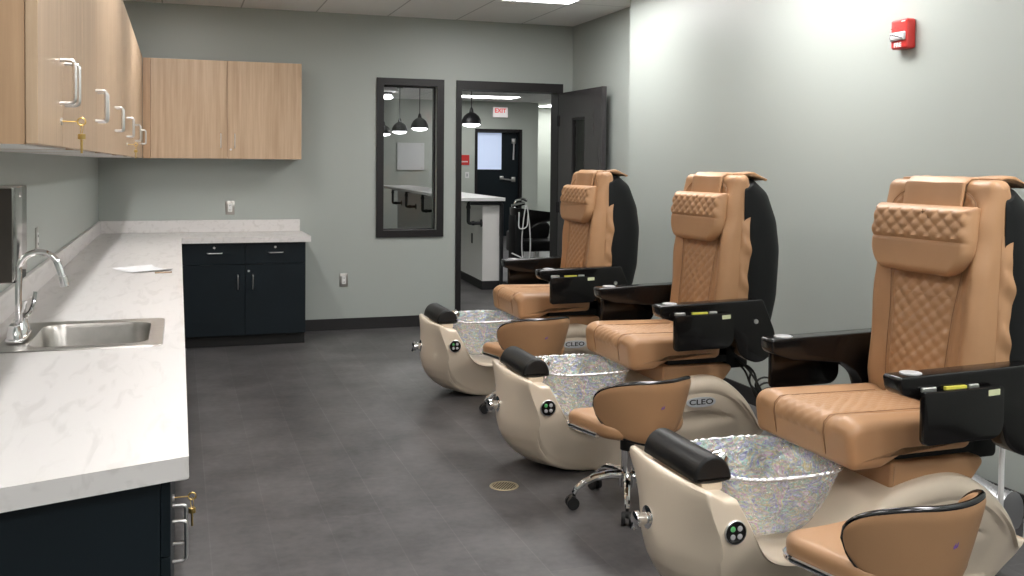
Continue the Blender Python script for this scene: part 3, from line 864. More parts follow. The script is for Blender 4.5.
bm = BM(); box(bm, -.24, -.12, -.12, .12, 0, .86, .02, 2); box(bm, -.28, .05, -.2, .2, 0, .05, .015, 2); build('pedestal', bm, M['blackshell'], t)
bm = BM(); tube(bm, arc_path([(-.20, .0, .86), (-.20, 0, 1.02), (-.10, 0, 1.05), (-.05, 0, 1.02)], .03), .014, 8); tube(bm, [(-.26, -.06, .965), (-.10, -.06, .995)], .02, 8); lathe(bm, [(.035, .86), (.03, .90)], (-.20, 0, 0), 'Z', 12)
build('faucet', bm, M['chrome'], t)
bm = BM()
pts = []
for k in range(25):
    a = 2*PI*k/24
    pts.append((-.16+.035*math.sin(a)*(1.2-.6*math.cos(a)), -.30-.02*math.sin(a), .64+.34*math.cos(a)))
tube(bm, pts, .0075, 6); tube(bm, arc_path([(-.235, -.26, .90), (-.25, -.29, .70), (-.15, -.31, .72), (-.13, -.28, .90)], .05), .0075, 6)
tube(bm, arc_path([(-.30, -.20, .42), (-.18, -.28, .36), (-.32, -.24, .28)], .05), .0075, 6)
build('sprayer_hose', bm, M['whiteplas'], t)
t = thing('salon_chair', 'black upholstered salon chair below the shampoo bowl', 'chair', (4.35, 11.9, 0))
bm = BM(); box(bm, -.27, .27, -.26, .26, .36, .50, .04, 3); build('seat', bm, M['blackvinyl'], t)
bm = BM(); loft(bm, rpoly([(-.24, .48), (.24, .48), (.27, .71), (-.27, .71)], .07, 5), stations(.18, .30, .03), .03, axis='Y'); build('backrest', bm, M['blackvinyl'], t)
for s in (-1, 1):
    bm = BM(); box(bm, s*.30-.035, s*.30+.035, -.24, .24, .34, .60, .025, 3); build('armrest', bm, M['blackvinyl'], t)
bm = BM(); lathe(bm, [(.24, 0), (.24, .02), (.06, .04), (.04, .06), (.04, .36)], (0, 0, 0), 'Z', 24); build('base', bm, M['chrome'], t)

# ------------------------------------------------------------------ pedicure chairs
CX = 2.10   # world X of the chair's base point
def quilt(a, b, d, amp):
    p = (a+b)/d; q = (a-b)/d
    h = abs(math.sin(PI*p)*math.sin(PI*q))
    return amp*(h**.38)
OFF = (-CX, 0, 0)

def make_chair(yc, label):
    t = thing('pedicure_chair', label, 'pedicure chair', (CX, yc, 0), 0, 'tan and cream pedicure chairs along the right wall')
    # --- hull
    ZB = [(1.437, .235), (1.441, .21), (1.45, .175), (1.475, .125), (1.515, .08), (1.575, .042), (1.66, .014), (1.77, .001), (2.62, .001), (2.68, .012), (2.74, .06), (2.77, .11), (2.785, .148)]
    ZT = [(1.437, .26), (1.440, .30), (1.445, .36), (1.451, .42), (1.458, .452), (1.468, .468), (1.484, .472), (1.50, .458), (1.515, .446), (1.585, .442), (1.61, .425), (1.635, .37), (1.66, .305), (1.70, .255), (1.76, .225), (1.86, .215), (1.93, .235), (2.0, .29), (2.06, .35),
          (2.12, .39), (2.20, .418), (2.30, .438), (2.40, .444), (2.48, .425), (2.56, .372), (2.64, .288), (2.71, .20), (2.76, .155), (2.785, .15)]
    def W(z, x):
        w = .272 if x < 1.7 else .272+.018*sstep(1.7, 2.2, x)
        w *= .60+.40*sstep(-.02, .36, z)
        if x > 2.62: w *= 1-.16*((x-2.62)/.165)**2
        return w
    xs = [1.437, 1.4385, 1.440, 1.442, 1.4445, 1.447, 1.450, 1.4535, 1.457, 1.461, 1.466, 1.472, 1.478, 1.486, 1.494, 1.502, 1.512, 1.525]
    x = 1.54
    while x < 2.72: xs.append(x); x += .0165
    xs += [2.72, 2.735, 2.75, 2.762, 2.772, 2.78, 2.785]
    bm = BM(); rings = []
    for x in xs:
        zb, zt = lerp_tab(ZB, x), (lerp_tab(ZT, x) if x < 1.6 else smooth_tab(ZT, x, .016))
        zt = max(zt, zb+.012)
        rc = min(.018+.022*sstep(2.05, 2.2, x), (zt-zb)*.3)
        half = []
        wb, wt = W(zb, x), W(zt, x)
        nb = 8
        for k in range(nb): half.append((wb-rc)*k/(nb-1)*1.0)
        pts = [(v, zb) for v in half]
        for k in range(1, 5):
            a = PI/2*k/4; pts.append((wb-rc+rc*math.sin(a), zb+rc*(1-math.cos(a))))
        ns = 26
        for k in range(1, ns):
            z = zb+rc+(zt-zb-2*rc)*k/ns; w = W(z, x)
            # recessed side panel below the arched band
            if 2.02 < x < 2.74:
                dtop = zt-z
                ins = .016*sstep(.060, .078, dtop)*sstep(2.02, 2.14, x)*(1-sstep(2.60, 2.68, x))
                # lens-shaped scallop
                u = (x-2.33)/.24
                if abs(u) < 1:
                    lo, hi = .225-.035*(1-u*u), .225+.045*(1-u*u)
                    ins += .022*sstep(hi+.004, hi-.010, z)*sstep(lo-.03, lo+.04, z) if lo-.03 < z < hi+.005 else 0
                w -= ins
            pts.append((w, z))
        for k in range(0, 5):
            a = PI/2*k/4; pts.append((wt-rc+rc*math.cos(a), zt-rc+rc*math.sin(a)))
        for k in range(1, nb+1): pts.append(((wt-rc)*(1-k/nb), zt))
        ring = []
        full = [(v, z) for v, z in pts]+[(-v, z) for v, z in pts[-2:0:-1]]
        for v, z in full:
            fr_ = min(1, max(0, (z-zb)/(zt-zb))); kz = .02+.19*min(1, max(0, (.47-z)/.38))
            bow = kz*(v/.272)**2*(sstep(1.95, 1.60, x)*(1-fr_)+sstep(1.62, 1.48, x)*fr_)
            dz = 0
            if 1.5 < x < 1.62 and abs(zt-z) < 1e-6: pass
            ring.append(bm.verts.new((x+bow, v, z)))
        rings.append(ring)
    n = len(rings[0])
    for a, b in zip(rings, rings[1:]):
        for k in range(n): bm.faces.new((a[k], a[(k+1) % n], b[(k+1) % n], b[k]))
    for rg in (rings[0], rings[-1]):
        L_ = n//2+1
        for half in ([rg[k] for k in range(L_)], [rg[-k % n] for k in range(L_)]):
            for k in range((L_-1)//2):
                q = [half[k], half[k+1], half[L_-2-k], half[L_-1-k]]
                if q[1] is q[2]: q = [q[0], q[1], q[3]]
                try: bm.faces.new(q)
                except ValueError: pass
    hull = build('base_hull', bm, M['cream'], t, smooth=28, offset=OFF)
    def side_w(z, x): return W(z, x)
    # --- logo plaque on both sides of the hump
    for s in (-1, 1):
        x, z = 2.365, .318; y = s*(W(z, x)-.0155)
        bm = BM(); ov = [Vector((x+.078*math.copysign(abs(math.cos(a))**.7, math.cos(a)), z+.024*math.copysign(abs(math.sin(a))**.9, math.sin(a)))) for a in [2*PI*k/32 for k in range(32)]]
        loft(bm, ov, [min(y, y+s*.005), max(y, y+s*.005)], 0); pl = build('logo_plaque', bm, M['plaque'], hull, offset=OFF)
        pl['label'] = 'silver oval name plaque'
        text_mesh('lettering', 'CLEO', .036, M['black'], pl, basis((-s, 0, 0), (0, 0, 1), (x-CX, y+s*.0052, z)) @ Matrix.Diagonal((1.45, 1, 1, 1)), bold=.0006)
    # --- front fittings
    bm = BM(); lathe(bm, [(.040, .0), (.040, -.006), (.031, -.010), (.020, -.012), (.020, -.036), (.027, -.038), (.027, -.052), (.018, -.057)], (1.447, .03, .30), 'X', 22)
    tube(bm, [(1.405, .03, .30), (1.390, .034, .268)], [.012, .008], 8)
    build('drain_valve', bm, M['chrome'], t, offset=OFF)
    bm = BM(); lathe(bm, [(.030, 0), (.030, -.006), (.022, -.010)], (1.496, .19, .357), 'X', 20); build('jet_cap', bm, M['chrome'], t, offset=OFF)
    zc, xc = .345, 1.583; y = -W(zc, xc)
    bm = BM(); lathe(bm, [(.035, .004), (.035, -.004), (.031, -.007)], (xc, y, zc), 'Y', 24); cp = build('control_panel', bm, M['piano'], t, offset=OFF)
    bm = BM(); lathe(bm, [(.0375, .003), (.0375, -.005), (.0345, -.007), (.0345, -.003)], (xc, y, zc), 'Y', 24); build('chrome_ring', bm, M['satin'], cp, offset=OFF)
    for k, (dx, dz) in enumerate(((-.012, .012), (.012, .012), (-.012, -.012), (.012, -.012))):
        bm = BM(); lathe(bm, [(.0085, -.0065), (.0085, -.0085), (.006, -.0095)], (xc+dx, y, zc+dz), 'Y', 12); build('button', bm, M['green'] if k == 0 else M['grey'], cp, offset=OFF)
    # --- foot rest
    bm = BM(); box(bm, 1.525, 1.60, -.17, .17, .438, .474, .008, 2); build('footrest_block', bm, M['cream'], t, offset=OFF)
    bm = BM()
    dsh = [Vector((1.562+.066*math.cos(a), .475+(.075*math.sin(a) if math.sin(a) > 0 else .012*math.sin(a)))) for a in [2*PI*k/32 for k in range(32)]]
    loft(bm, dsh, stations(-.178, .178, .012), .012)
    build('footrest_pad', bm, M['blackvinyl'], t, offset=OFF)
    # --- basin
    bm = BM(); cx, ax, ay = 1.832, .232, .232
    def rimpt(a, sc, z):
        c, s_ = math.cos(a), math.sin(a); e = .62
        return (cx+ax*sc*math.copysign(abs(c)**e, c), ay*sc*math.copysign(abs(s_)**e, s_), z)
    lev = []
    for k in range(13):
        u = k/12; lev.append((.44+.56*(u**.55), .25+.222*u))
    lev = [(.15, .248), (.35, .249)]+lev
    inn = [(sc-.03, z+.007) for sc, z in reversed(lev)]; inn[-1] = (.1, .256)
    nseg = 56
    rs = [[bm.verts.new(rimpt(2*PI*j/nseg, sc, z)) for j in range(nseg)] for sc, z in lev+inn]
    for a, b in zip(rs, rs[1:]):
        for k in range(nseg): bm.faces.new((a[k], a[(k+1) % nseg], b[(k+1) % nseg], b[k]))
    bm.faces.new(rs[0]); bm.faces.new(rs[-1])
    bo = build('basin', bm, M['holo'], t, smooth=60, offset=OFF); bo['label'] = 'clear iridescent crinkled foot basin'
    bm = BM(); pts = []
    nn = 220
    for j in range(nn):
        p = Vector(rimpt(2*PI*j/nn, 1.0, .474)); pts.append(p)
    rad = [.0062+.0022*math.sin(j*2*PI/4.0+.6) for j in range(nn)]
    tube(bm, pts, rad, 8, closed=True); rm = build('rope_rim', bm, M['rim'], bo, smooth=70, offset=OFF); rm['label'] = 'silver twisted rim'
    # faucet sprayer
    bm = BM()
    a, b = Vector((1.535, -.07, .42)), Vector((1.648, -.095, .527))
    d = b-a
    tube(bm, [a, a+d*.3, a+d*.55, a+d*.62, a+d*.66, a+d*.9, b], [.017, .017, .019, .027, .029, .031, .020], 16)
    sp = build('sprayer', bm, M['chrome'], t, offset=OFF)
    bm = BM(); q = Vector((0, -.006, -.010)); tube(bm, [a+d*.10+q, a+d*.52+q], .0155, 12); build('brown_reflection', bm, M['brown'], sp, offset=OFF)  # brownish reflection in the chrome, put in as a coloured tube
    # --- seat
    ring = rpoly([(1.998, .485), (2.12, .487), (2.19, .520), (2.47, .522), (2.475, .628), (1.978, .638)], [.03, .03, .03, .03, .03, .05], 7, .008)
    ys = stations(-.275, .275, .03, .0075, 8)
    def sd(s, y, p, n):
        h = 0
        top = n.y > .5; front = n.x < -.5
        if abs(y) < .137 and (n.y > -.1 and n.x < .3):
            e = min(1, (.137-abs(y))/.012)
            lo = sstep(.488, .508, p.y)
            h += quilt(s, y, .046, .007)*e*lo
        if abs(abs(y)-.14) < .005 and n.y > -.2 and n.x < .3: h -= .005
        if n.y > .3: h += .012*math.exp(-((abs(y)-.205)/.035)**2)  - .010*math.exp(-((p.x-2.3)/.15)**2)*(1-min(1, abs(y)/.2)**2)
        return h
    bm = BM(); loft(bm, ring, ys, .03, sd); build('seat_cushion', bm, M['leather'], t, smooth=60, offset=OFF)
    for s in (-1, 1):
        bm = BM(); tube(bm, [(p.x+.034, s*.14, p.y-.017) for p in ([Vector((1.964, .525)), Vector((1.9505, .60)), Vector((1.955, .634)), Vector((1.975, .653)), Vector((2.0, .655)), Vector((2.38, .650))])], .0014, 6)
        build('seat_seam', bm, M['seam'], t, offset=OFF)
    bm = BM(); box(bm, 2.22, 2.54, -.205, .205, .490, .5215); build('seat_plate', bm, M['blackshell'], t, smooth=0, offset=OFF)
    sk = rpoly([(2.175, .392), (2.50, .392), (2.575, .482), (2.18, .490)], [.01, .07, .02, .01], 5, .02)
    bm = BM(); loft(bm, sk, stations(-.235, .235, .012), .012); build('seat_skirt', bm, M['leather'], t, offset=OFF)
    # --- back cushion
    ring = rpoly([(2.60, .585), (2.62, 1.0), (2.637, 1.335), (2.622, 1.403), (2.552, 1.405), (2.500, 1.0), (2.465, .585)], [.03, 0, .04, .03, .035, .3, .03], 7, .008)
    def hwq(z): return lerp_tab([(.6, .135), (.95, .150), (1.1, .172), (1.25, .205), (1.36, .205)], z)
    def bd(s, y, p, n):
        h = 0; z = p.y
        if n.x < -.3:
            w = hwq(z)
            if z > 1.30: w *= math.sqrt(max(0, 1-((z-1.30)/.088)**2)) if z < 1.387 else 0
            if abs(y) < w:
                e = min(1, (w-abs(y))/.012)
                h += quilt(z*1.0, y/1.25, .050, .010)*e - .005
            elif abs(y) < w+.006 and z < 1.38: h -= .005
            ab = abs(y)
            wing = .020*math.exp(-((ab-.225)/.032)**2)*sstep(.6, .7, z)*sstep(1.37, 1.25, z)
            waist = .018*math.exp(-((z-.78)/.16)**2)*(1-min(1, ab/.2)**2)
            h += wing+waist
            if ab > w+.01: h += .0025*noise.noise(Vector((y*14, z*9, 3.1)))
        else:
            # slack cover: soft vertical pleats on the sides and back
            if abs(y) > .2: h += .004*noise.noise(Vector((p.x*22, z*8, y*3)))
        if abs(y) > .23: h += .012*noise.noise(Vector((z*6.5, p.x*18, 1.7 if y > 0 else 4.2)))*sstep(1.32, 1.2, z)
        return h
    bm = BM(); loft(bm, ring, stations(-.268, .268, .035, .0075, 8), .035, bd); build('back_cushion', bm, M['leather'], t, smooth=60, offset=OFF)
    bm = BM()
    for s in (-1, 1):
        zz = [.62+.04*i for i in range(18)]+[1.33, 1.35, 1.37, 1.382]
        pts = []
        for z in zz:
            w = hwq(z)*(math.sqrt(max(0, 1-((z-1.30)/.088)**2)) if z > 1.30 else 1)
            xf = lerp_tab([(.585, 2.465), (1.0, 2.5005), (1.40, 2.5515)], z)
            pts.append((xf-.0065-.018*math.exp(-((z-.78)/.16)**2)*(1-min(1, w/.2)**2)-.020*math.exp(-((w-.225)/.032)**2)*sstep(.6, .7, z)*sstep(1.37, 1.25, z), s*(w+.004), z))
        tube(bm, pts, .0015, 6)
    build('back_seam', bm, M['seam'], t, offset=OFF)
    # loose pleated edge of the cover on either side
    for s in (-1, 1):
        bm = BM(); NZ, NX = 44, 5; lay = []
        for k in (0, 1):
            g = []
            for i in range(NZ+1):
                z = .66+.56*i/NZ; row = []
                for j in range(NX+1):
                    u = j/NX; env = sstep(0, .12, i/NZ)*sstep(1, .85, i/NZ)
                    x = 2.568+.046*u+.045*(z-1.0)+.006*math.sin(z*27+s)*u
                    y = .2665+(.005*math.sin(z*37+1.3*s+u*2)+.003*math.sin(z*71+u*3)+.013)*min(1, u*2.2)*env
                    row.append(bm.verts.new((x, s*(y+k*.003), z)))
                g.append(row)
            lay.append(g)
        A_, B_ = lay
        for i in range(NZ):
            for j in range(NX):
                bm.faces.new((A_[i][j], A_[i+1][j], A_[i+1][j+1], A_[i][j+1])); bm.faces.new((B_[i][j], B_[i][j+1], B_[i+1][j+1], B_[i+1][j]))
        for i in range(NZ):
            for j in (0, NX): bm.faces.new((A_[i][j], A_[i+1][j], B_[i+1][j], B_[i][j]))
        for j in range(NX):
            for i in (0, NZ): bm.faces.new((A_[i][j], A_[i][j+1], B_[i][j+1], B_[i][j]))
        build('cover_edge', bm, M['leather'], t, smooth=60, offset=OFF)
    # plain flap over the top of the cushion, carrying the pillow
    ring = rpoly([(2.515, 1.26), (2.526, 1.26), (2.547, 1.385), (2.570, 1.404), (2.63, 1.403), (2.665, 1.385), (2.672, 1.391), (2.635, 1.411), (2.563, 1.412), (2.537, 1.394)], .004, 3, .012)
    bm = BM(); loft(bm, ring, stations(-.142, .142, .004, .02, 2), .004, lambda s, y, p, n: (.005*noise.noise(Vector((p.x*16, y*11, 7.7)))+.002 if n.y > .2 or n.x < -.5 else 0)); build('pillow_flap', bm, M['leather'], t, smooth=60, offset=OFF)
    # loose corners of the cover lying over the shell
    bm = BM(); ring = rpoly([(2.60, 1.402), (2.66, 1.402), (2.735, 1.372), (2.738, 1.380), (2.665, 1.413), (2.60, 1.411)], .002, 2, .02)
    loft(bm, ring, stations(-.235, .235, .003, .02, 2), .003, lambda s, y, p, n: ((.004+.016*noise.noise(Vector((p.x*7, y*8, 2.2))))*n.y*min(1, max(0, (p.x-2.6)/.05)) + (.03*noise.noise(Vector((y*11, 5.5, 1.1))) if n.x > .5 else 0)))
    build('cover_tail', bm, M['leather'], t, smooth=60, offset=OFF)
    # pillow
    out = rpoly([(-.238, 1.315), (-.240, 1.20), (-.225, 1.075), (.225, 1.075), (.240, 1.20), (.238, 1.315)], [.018, .3, .075, .075, .3, .018], 7, .012)
    # map: ring in (y, z), lofted along x through thickness
    bm = BM()
    xm, T = 2.492, .078
    prof = [(-.5, .0), (-.49, .55), (-.46, .75), (-.40, .9), (-.28, .985), (-.1, 1.0), (.1, 1.0), (.28, .985), (.40, .9), (.46, .75), (.49, .55), (.5, 0)]
    cyz = Vector((0, 1.195))
    nlev = 26
    def pil_front(y, z, sgn):
        # signed distance style falloff to the outline
        ex = lerp_tab([(1.075, .225), (1.09, .232), (1.20, .240), (1.315, .238)], z)
        if z < 1.185: 
            k = (1.185-z)/.11; ex = min(ex, .130+.110*math.sqrt(max(0, 1-k*k)))
        dx = max(0, ex-abs(y)); dz = max(0, min(z-1.075, 1.315-z)); d = min(dx, dz)
        r = .028; g = math.sqrt(max(0, 1-(1-min(1, d/r))**2))
        h = T/2*g*(.72+.28*math.cos((z-1.17)/.16))
        if sgn < 0 and z > 1.200 and d > .008: h += quilt(z*1.02, y/1.3, .048, .010)*min(1, (z-1.2)/.008)*min(1, d/.015)
        if sgn < 0 and abs(z-1.197) < .0045: h -= .004
        return h
    ny, nz = 78, 44
    gridF = {}; gridB = {}
    for i in range(nz+1):
        tz = i/nz; tz = .5-.5*math.cos(PI*tz)*(.35)-.5*(1-2*tz)*.65
        z = 1.075+.24*tz
        ex = lerp_tab([(1.075, .225), (1.09, .232), (1.20, .240), (1.315, .238)], z)
        if z < 1.185:
            k = (1.185-z)/.11; ex = min(ex, .130+.110*math.sqrt(max(0, 1-k*k)))
        for j in range(ny+1):
            u = j/ny*2-1; u = .75*u+.25*math.sin(u*PI/2)
            y = ex*u
            lean = (z-1.195)*.14
            gridF[i, j] = bm.verts.new((xm+lean-pil_front(y, z, -1), y, z))
            edge = i in (0, nz) or j in (0, ny)
            gridB[i, j] = gridF[i, j] if edge else bm.verts.new((xm+lean+pil_front(y, z, 1)*.7, y, z))
    for i in range(nz):
        for j in range(ny):
            bm.faces.new((gridF[i, j], gridF[i, j+1], gridF[i+1, j+1], gridF[i+1, j]))
            try: bm.faces.new((gridB[i, j], gridB[i+1, j], gridB[i+1, j+1], gridB[i, j+1]))
            except ValueError: pass
    build('head_pillow', bm, M['leather'], t, smooth=60, offset=OFF)
    bm = BM()
    for (y, z) in ((-.03, 1.292), (-.055, 1.272)):
        for a in range(4):
            an = a*PI/2; tube(bm, [(2.463, y, z), (2.4635, y+.007*math.cos(an), z+.010*math.sin(an))], .0018, 5)
    build('pillow_emblem', bm, M['seam'], t, offset=OFF)
    # --- shell
    sh = rpoly([(2.60, .56), (2.75, .545), (2.825, .64), (2.868, .80), (2.882, 1.03), (2.86, 1.18), (2.795, 1.325), (2.70, 1.392), (2.60, 1.385)], [.03, .06, .1, .3, .3, .2, .1, .04, .02], 6, .03)
    bm = BM(); rs = []
    hw_ = .272; ncol = 32
    for k in range(ncol+1):
        u = -math.cos(PI*k/ncol); g = max(.0, 1-abs(u)**3.2)**.5; gz = .86+.14*g
        if k in (0, ncol): g = .02
        rs.append([bm.verts.new((2.585+(p.x-2.585)*(.18+.82*g if p.x > 2.585 else 1), hw_*u, .97+(p.y-.97)*gz)) for p in sh])
    for a_, b_ in zip(rs, rs[1:]):
        for k in range(len(sh)): bm.faces.new((a_[k], a_[(k+1) % len(sh)], b_[(k+1) % len(sh)], b_[k]))
    bm.faces.new(rs[0]); bm.faces.new(rs[-1])
    build('back_shell', bm, M['blackshell'], t, smooth=50, offset=OFF)
    bm = BM(); box(bm, 2.57, 2.70, -.15, .15, .44, .58, .02, 2); build('recliner_frame', bm, M['blackshell'], t, offset=OFF)
    # --- arms
    for s in (-1, 1):
        prof = rpoly([(2.078, .803), (2.63, .815), (2.70, .655), (2.70, .56), (2.615, .505), (2.51, .545), (2.475, .65), (2.40, .70), (2.17, .724), (2.088, .75)], [.012, .02, .12, .09, .09, .09, .08, .10, .05, .03], 6)
        bm = BM(); y0, y1 = (.302, .382) if s > 0 else (-.382, -.302)
        loft(bm, prof, stations(y0, y1, .008, k=3), .008); arm = build('armrest', bm, M['piano'], t, offset=OFF)
        bm = BM(); lathe(bm, [(.034, .800), (.034, .808), (.030, .8095)], (2.155, s*.342, 0), 'Z', 24)
        ds = build('touch_disc', bm, M['grey'], arm, offset=OFF); ds['label'] = 'light grey round disc'
        # folded tray on the outside
        y0, y1 = (.397, .421) if s > 0 else (-.421, -.397)
        tp = rpoly([(2.142, .760), (2.45, .764), (2.45, .600), (2.142, .596)], [.012, .012, .05, .02], 6)
        bm = BM(); loft(bm, tp, stations(y0, y1, .005, k=2), .005); tr = build('folding_tray', bm, M['piano'], arm, offset=OFF)
        bm = BM(); yo = s*.4215
        loft(bm, rpoly([(2.385, .755), (2.43, .757), (2.43, .738), (2.385, .736)], .002, 2), [min(yo, yo+s*.0006), max(yo, yo+s*.0006)], 0); lb = build('pale_sticker', bm, M['palegreen'], tr, smooth=0, offset=OFF)
        ym = s*.39
        for xa, xb in ((2.155, 2.21), (2.335, 2.375)):
            bm = BM(); box(bm, xa, xb, min(ym-.006, ym+.006), max(ym-.006, ym+.006), .755, .770, .003, 1); build('tray_hinge', bm, M['satin'], arm, offset=OFF)
        bm = BM(); box(bm, 2.245, 2.325, ym-.006, ym+.006, .758, .768); build('yellow_label', bm, M['yellow'], arm, smooth=0, offset=OFF)
        bm = BM(); yo = s*.382
        tube(bm, [(2.59, yo-s*.002, .712), (2.59, yo+s*.006, .712)], .011, 14); build('bolt_cap', bm, M['satin'], arm, offset=OFF)
        bm = BM(); yi = s*.28
        box(bm, 2.54, 2.66, min(yi-.03, yi+.03), max(yi-.03, yi+.03), .57, .71, .01, 2); build('arm_mount', bm, M['blackshell'], arm, offset=OFF)
    return t
YCS = (2.84, 4.43, 6.02)
ch = make_chair(YCS[0], 'tan and cream pedicure chair nearest the camera')
dup(ch, (CX, YCS[1], 0), 0, 'tan and cream pedicure chair in the middle of the three')
dup(ch, (CX, YCS[2], 0), 0, 'tan and cream pedicure chair farthest away, beside the doorway')

# ------------------------------------------------------------------ technician stools
def make_stool(loc, rz, label):
    """back centred on local -Y"""
    t = thing('stool', label, 'stool', loc, rz, 'low tan rolling stools beside the pedicure chairs')
    Z0 = .39
    # seat
    bm = BM()
    out = rpoly([(-.20, -.17), (.20, -.17), (.225, .12), (.15, .215), (-.15, .215), (-.225, .12)], [.09, .09, .12, .09, .09, .12], 7, .02)
    def sdd(s, z, p, n): return 0
    loft(bm, out, stations(.325, .395, .03, k=6), .03, axis='Z')
    for v in bm.verts:
        v.co.z += .018*max(0, (v.co.y-.05)/.17)**2*-1 + .010*(abs(v.co.x)/.2)**2
    build('seat', bm, M['leather'], t)
    bm = BM()
    pts = []
    oo = rpoly([(-.20, -.17), (.20, -.17), (.225, .12), (.15, .215), (-.15, .215), (-.225, .12)], [.09, .09, .12, .09, .09, .12], 7, .02)
    sel = [p for p in oo if p.y > -.10]
    sel.sort(key=lambda p: math.atan2(p.x, p.y+.1))
    for p in sel: pts.append((p.x*1.0, p.y*1.0, .336-.018*max(0, (p.y-.05)/.17)**2+.008*(abs(p.x)/.2)**2))
    tube(bm, pts, .0105, 10)
    tr = build('seat_trim', bm, M['chrome'], t); tr['label'] = 'chrome bumper rail'
    # back
    bm = BM(); A0 = 72
    NA, NV = 56, 14
    def zz(a, v):
        s = abs(a)/A0
        hi = .470+.106*math.sqrt(max(0, 1-(max(0, s-.30)/.70)**2))
        lo = .470-(.165-.055*s)*math.sqrt(max(0, 1-s**4))
        return lo+(hi-lo)*v
    def P(a, v, off):
        z = zz(a, v); r = .178+.072*max(0, (z-.305)/.265)**.8+off
        th = math.radians(a)
        return Vector((r*1.02*math.sin(th), -.01-r*math.cos(th)*1.0, z))
    gi = {}; go = {}
    for i in range(NA+1):
        u = i/NA*2-1; a = A0*(.6*u+.4*math.sin(u*PI/2))
        for j in range(NV+1):
            v = j/NV; e = min(1, 4*v*(1-v)*3)*min(1, (1-abs(a)/A0)*8)
            puff = .014*math.sqrt(max(0, e))
            go[i, j] = bm.verts.new(P(a, v, .004+puff*.5))
            gi[i, j] = bm.verts.new(P(a, v, -.014-puff))
    for i in range(NA):
        for j in range(NV):
            bm.faces.new((go[i, j], go[i+1, j], go[i+1, j+1], go[i, j+1])); bm.faces.new((gi[i, j], gi[i, j+1], gi[i+1, j+1], gi[i+1, j]))
    for i in range(NA):
        for j in (0, NV): bm.faces.new((go[i, j], go[i+1, j], gi[i+1, j], gi[i, j]))
    for j in range(NV):
        for i in (0, NA): bm.faces.new((go[i, j], go[i, j+1], gi[i, j+1], gi[i, j]))
    bmesh.ops.remove_doubles(bm, verts=bm.verts, dist=.0004)
    bk = build('backrest', bm, M['leather'], t, smooth=50)
    bm = BM(); pts = []
    aa = [A0*(.6*u+.4*math.sin(u*PI/2)) for u in [i/40*2-1 for i in range(41)]]
    for a in aa: pts.append(P(a, 1, -.004))
    for a in aa[::-1][1:-1]: pts.append(P(a, 0, -.004))
    tube(bm, pts, .0095, 8, closed=True); pp_ = build('piping', bm, M['dkchrome'], bk, smooth=70); pp_['label'] = 'dark chrome edge strip'
    # small embroidered mark on the back
    q = P(0, .60, .0125); th = 0
    ex = Vector((math.cos(th), math.sin(th), 0))
    bm = BM(); 
    for k, (du, dv, l) in enumerate(((-.007, -.004, .008), (-.003, -.002, .013), (.002, -.003, .008), (.006, 0, .013))):
        b0 = q+ex*du+Vector((0, 0, dv)); tube(bm, [b0, b0+Vector((0, 0, l))+ex*.003], .0016, 5)
    em = build('embroidered_mark', bm, M['purple'], bk); em['label'] = 'small purple mark'
    # column and base
    bm = BM(); lathe(bm, [(.085, .318), (.085, .325)], (0, 0, 0), 'Z', 20); box(bm, -.09, .09, -.06, .06, .300, .3245, .006, 1); tube(bm, [(.06, 0, .305), (.19, .05, .295)], .006, 8); lathe(bm, [(.03, .24), (.03, .30)], (0, 0, 0), 'Z', 18); build('tilt_plate', bm, M['black'], t)
    bm = BM(); lathe(bm, [(.027, .10), (.027, .24)], (0, 0, 0), 'Z', 20); lathe(bm, [(.036, .085), (.036, .145), (.028, .15)], (0, 0, 0), 'Z', 20); build('column', bm, M['chrome'], t)
    for k in range(5):
        a = 2*PI*k/5+.35
        d = Vector((math.cos(a), math.sin(a), 0)); up = Vector((0, 0, 1))
        bm = BM()
        path = [d*.02+up*.135, d*.08+up*.137, d*.14+up*.128, d*.19+up*.108, d*.22+up*.085, d*.232+up*.064]
        tube(bm, path, [.019, .018, .016, .014, .013, .011], 10); lg = build('leg', bm, M['chrome'], t)
        bm = BM(); c = d*.232; sd_ = Vector((-d.y, d.x, 0))
        tube(bm, [c+up*.066, c+up*.044], .007, 8)
        for s in (-1, 1):
            tube(bm, [c+d*.008+up*.0265+sd_*s*.007, c+d*.008+up*.0265+sd_*s*.023], .026, 16)
        tube(bm, [c+d*.008+up*.042+sd_*-.02, c+d*.008+up*.042+sd_*.02], .014, 10)
        build('caster', bm, M['black'], lg)
    return t
st = make_stool((1.86, 2.265, 0), math.radians(8), 'low tan rolling stool beside the nearest pedicure chair, cut by the bottom edge')
dup(st, (1.805, 3.79, 0), math.radians(9), 'low tan rolling stool between the nearest and the middle pedicure chair')
dup(st, (1.92, 5.43, 0), math.radians(9), 'low tan rolling stool between the middle and the farthest pedicure chair')

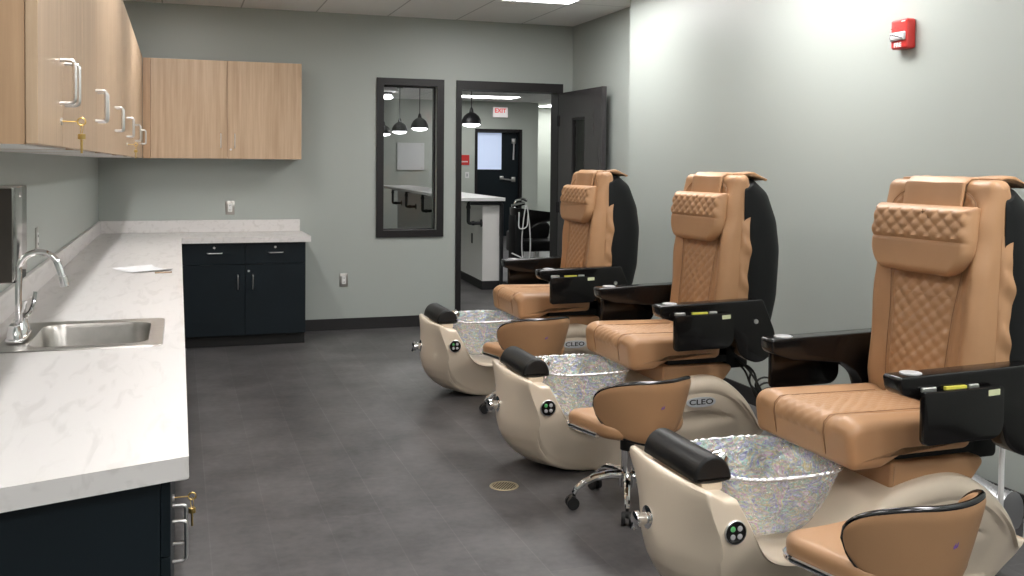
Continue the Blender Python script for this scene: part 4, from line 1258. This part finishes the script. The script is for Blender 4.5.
# ------------------------------------------------------------------ cables and hoses behind the chairs
def cable(name, pts, r, mat, label, cat, rad=.06):
    bm = BM(); tube(bm, arc_path(pts, rad, 5), r, 8); return tag(build(name, bm, mat), label, cat)
bm = BM()
rnd = random.Random(3)
for k in range(5):
    y = 4.22+.05*rnd.random(); x = 2.72+.12*rnd.random()
    pts = [(2.62, 4.30+.03*k, .50)]
    for j in range(6): pts.append((2.66+.07*j*.55+.03*rnd.uniform(-1, 1), 4.20+.05*rnd.uniform(-1, 1), .45-.075*j+.02*rnd.uniform(-1, 1)))
    pts.append((3.0, 4.25+.03*k, .006))
    tube(bm, arc_path(pts, .04, 4), .0055, 7)
for k in range(3):
    c = Vector((2.74+.02*k, 4.20, .37-.03*k)); tube(bm, [c+Vector((.05*math.cos(a), .01*k, .035*math.sin(a))) for a in [2*PI*i/20 for i in range(20)]], .005, 6, closed=True)
tag(build('cable', bm, M['black']), 'tangled black power cables behind the middle pedicure chair', 'cable')
cable('water_hose', [(2.88, 2.90, .52), (3.02, 2.98, .47), (3.06, 3.03, .32), (3.05, 3.02, .15), (3.055, 3.03, .012)], .011, M['whiteplas'], 'white water hose behind the nearest pedicure chair, the left one of two', 'hose')
cable('water_hose', [(2.88, 2.78, .50), (3.04, 2.86, .44), (3.09, 2.93, .28), (3.08, 2.92, .12), (3.085, 2.93, .012)], .011, M['whiteplas'], 'white water hose behind the nearest pedicure chair, the right one of two', 'hose')
bm = BM(); pts = []; rad = []
for k in range(60):
    u = k/59; pts.append((3.17-.05*math.sin(u*3), 3.62-.55*u, .10+.03*math.sin(u*5))); rad.append(.075+(.006 if k % 2 else 0))
tube(bm, pts, rad, 16); tag(build('flexible_duct', bm, plain('grey_foil_duct', (.40, .40, .41), .3, .6), smooth=70), 'grey ribbed flexible duct lying by the wall behind the nearest pedicure chair', 'duct')

# ------------------------------------------------------------------ world and view
w = bpy.data.worlds.new('world'); scene.world = w; w.use_nodes = True
w.node_tree.nodes['Background'].inputs['Color'].default_value = (.5, .5, .5, 1); w.node_tree.nodes['Background'].inputs['Strength'].default_value = .02
vs_ = scene.view_settings
vs_.view_transform = 'Standard'; vs_.look = 'None'; vs_.gamma = 1; vs_.use_curve_mapping = False
vs_.exposure = 1.25
